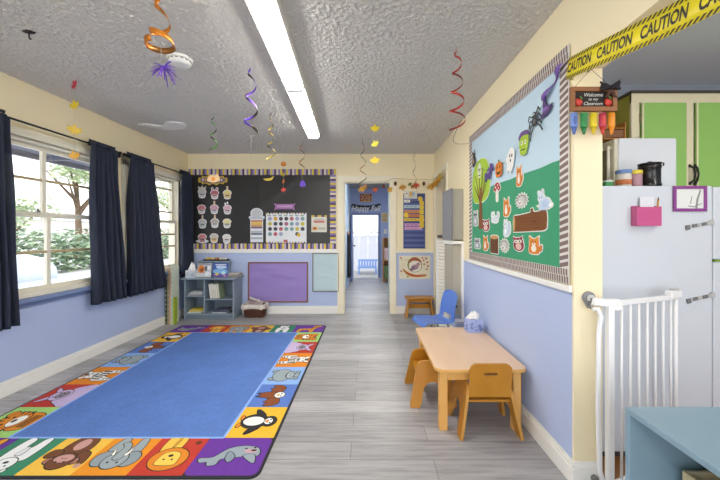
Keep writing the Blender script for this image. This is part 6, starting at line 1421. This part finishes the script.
# ================================================================ light, sky, camera
def fixture(name, y0, y1, x0, label, strength=9.0, skew=0.0, w=.122):
    """ceiling strip light from y0 to y1, turned slightly by skew"""
    r = thing(name, (x0, (y0+y1)/2, ZC-.09), label, 'ceiling light', 'strip lights on the ceiling')
    ym = (y0+y1)/2
    def T(x, y, z): return (x0+x+(y-ym)*skew, y, z)
    m = MB(); m.prism([(-w*.62,ZC),(-w*.62,ZC-.074),(-w*.52,ZC-.074),(-w*.5,ZC-.068),(w*.5,ZC-.068),(w*.52,ZC-.074),(w*.62,ZC-.074),(w*.62,ZC)], WHITE, lambda a, b, c: T(a, c, b), y0, y1); m.build('housing', r)
    LENS = emit('strip_diffuser', '#FFFBF2', strength)
    prof = [(-w*.5,ZC-.066),(-w*.48,ZC-.085),(-w*.36,ZC-.096),(w*.36,ZC-.096),(w*.48,ZC-.085),(w*.5,ZC-.066)]
    m = MB(); m.prism(prof, LENS, lambda a, b, c: T(a, c, b), y0+.02, y1-.02); m.build('diffuser', r)
    for ye in (y0, y1-.02):
        m = MB(); m.prism([(-w*.53,ZC-.03),(-w*.5,ZC-.096),(-w*.38,ZC-.107),(w*.38,ZC-.107),(w*.5,ZC-.096),(w*.53,ZC-.03)], WHITE, lambda a, b, c: T(a, c, b), ye, ye+.02); m.build('end_cap', r)
    return r
fixture('strip_light', 2.505, 3.76, -.605, 'white strip light on the grey ceiling, the one towards the black board', LAMP, -.052)
fixture('strip_light', 1.245, 2.495, -.54, 'white strip light on the grey ceiling, the one over the rug', LAMP, -.052)
fixture('strip_light', -1.4, -.15, -.47, 'added fill light behind the viewer, shaped like the strip lights', LAMP*.45, -.052)  # unseen lamp added to fill the room from behind the camera
fixture('kitchen_fill_light', -.1, 1.1, 2.1, 'added unseen fill light on the kitchen ceiling', LAMP*.6)  # out-of-view lamp added to brighten the kitchen
fixture('hall_fill_light', 5.5, 6.7, .35, 'added unseen fill light on the hall ceiling', LAMP*1.8)  # added lamp, hidden by the lintel, that lifts the hall walls
w = bpy.data.worlds.new('sky'); scene.world = w; w.use_nodes = True
nt = w.node_tree; bg = nt.nodes['Background']
tc = nt.nodes.new('ShaderNodeTexCoord'); sp = nt.nodes.new('ShaderNodeSeparateXYZ'); nt.links.new(tc.outputs['Generated'], sp.inputs[0])
cr = _ramp(nt, sp.outputs['Z'], [(.0, lin('#FFFFFF')), (.35, lin('#F4F8FF')), (1.0, lin('#C9DCFA'))])
nt.links.new(cr, bg.inputs['Color']); bg.inputs['Strength'].default_value = SKY
sun = bpy.data.lights.new('sun', 'SUN'); sun.energy = SUN; sun.angle = math.radians(3); sun.color = (1, .95, .88)
so = bpy.data.objects.new('sun', sun); COL.objects.link(so); so.rotation_euler = (math.radians(38), math.radians(22), 0)
cam = bpy.data.cameras.new('camera'); co = bpy.data.objects.new('camera', cam); COL.objects.link(co)
co.location = (0, 0, H); co.rotation_euler = (PI/2, 0, 0)
cam.sensor_width = 36; cam.lens = F/720*36; cam.shift_x = -(U0-360)/720; cam.shift_y = -(240-V0)/720; cam.clip_start = .02; cam.clip_end = 200
scene.camera = co
vs = scene.view_settings
vs.view_transform = 'Standard'; vs.look = 'None'; vs.gamma = 1; vs.use_curve_mapping = False; vs.exposure = EXPO
scene.cycles.use_denoising = True
scene.cycles.max_bounces = 8; scene.cycles.diffuse_bounces = 5; scene.cycles.transparent_max_bounces = 12
scene.cycles.sample_clamp_indirect = 6
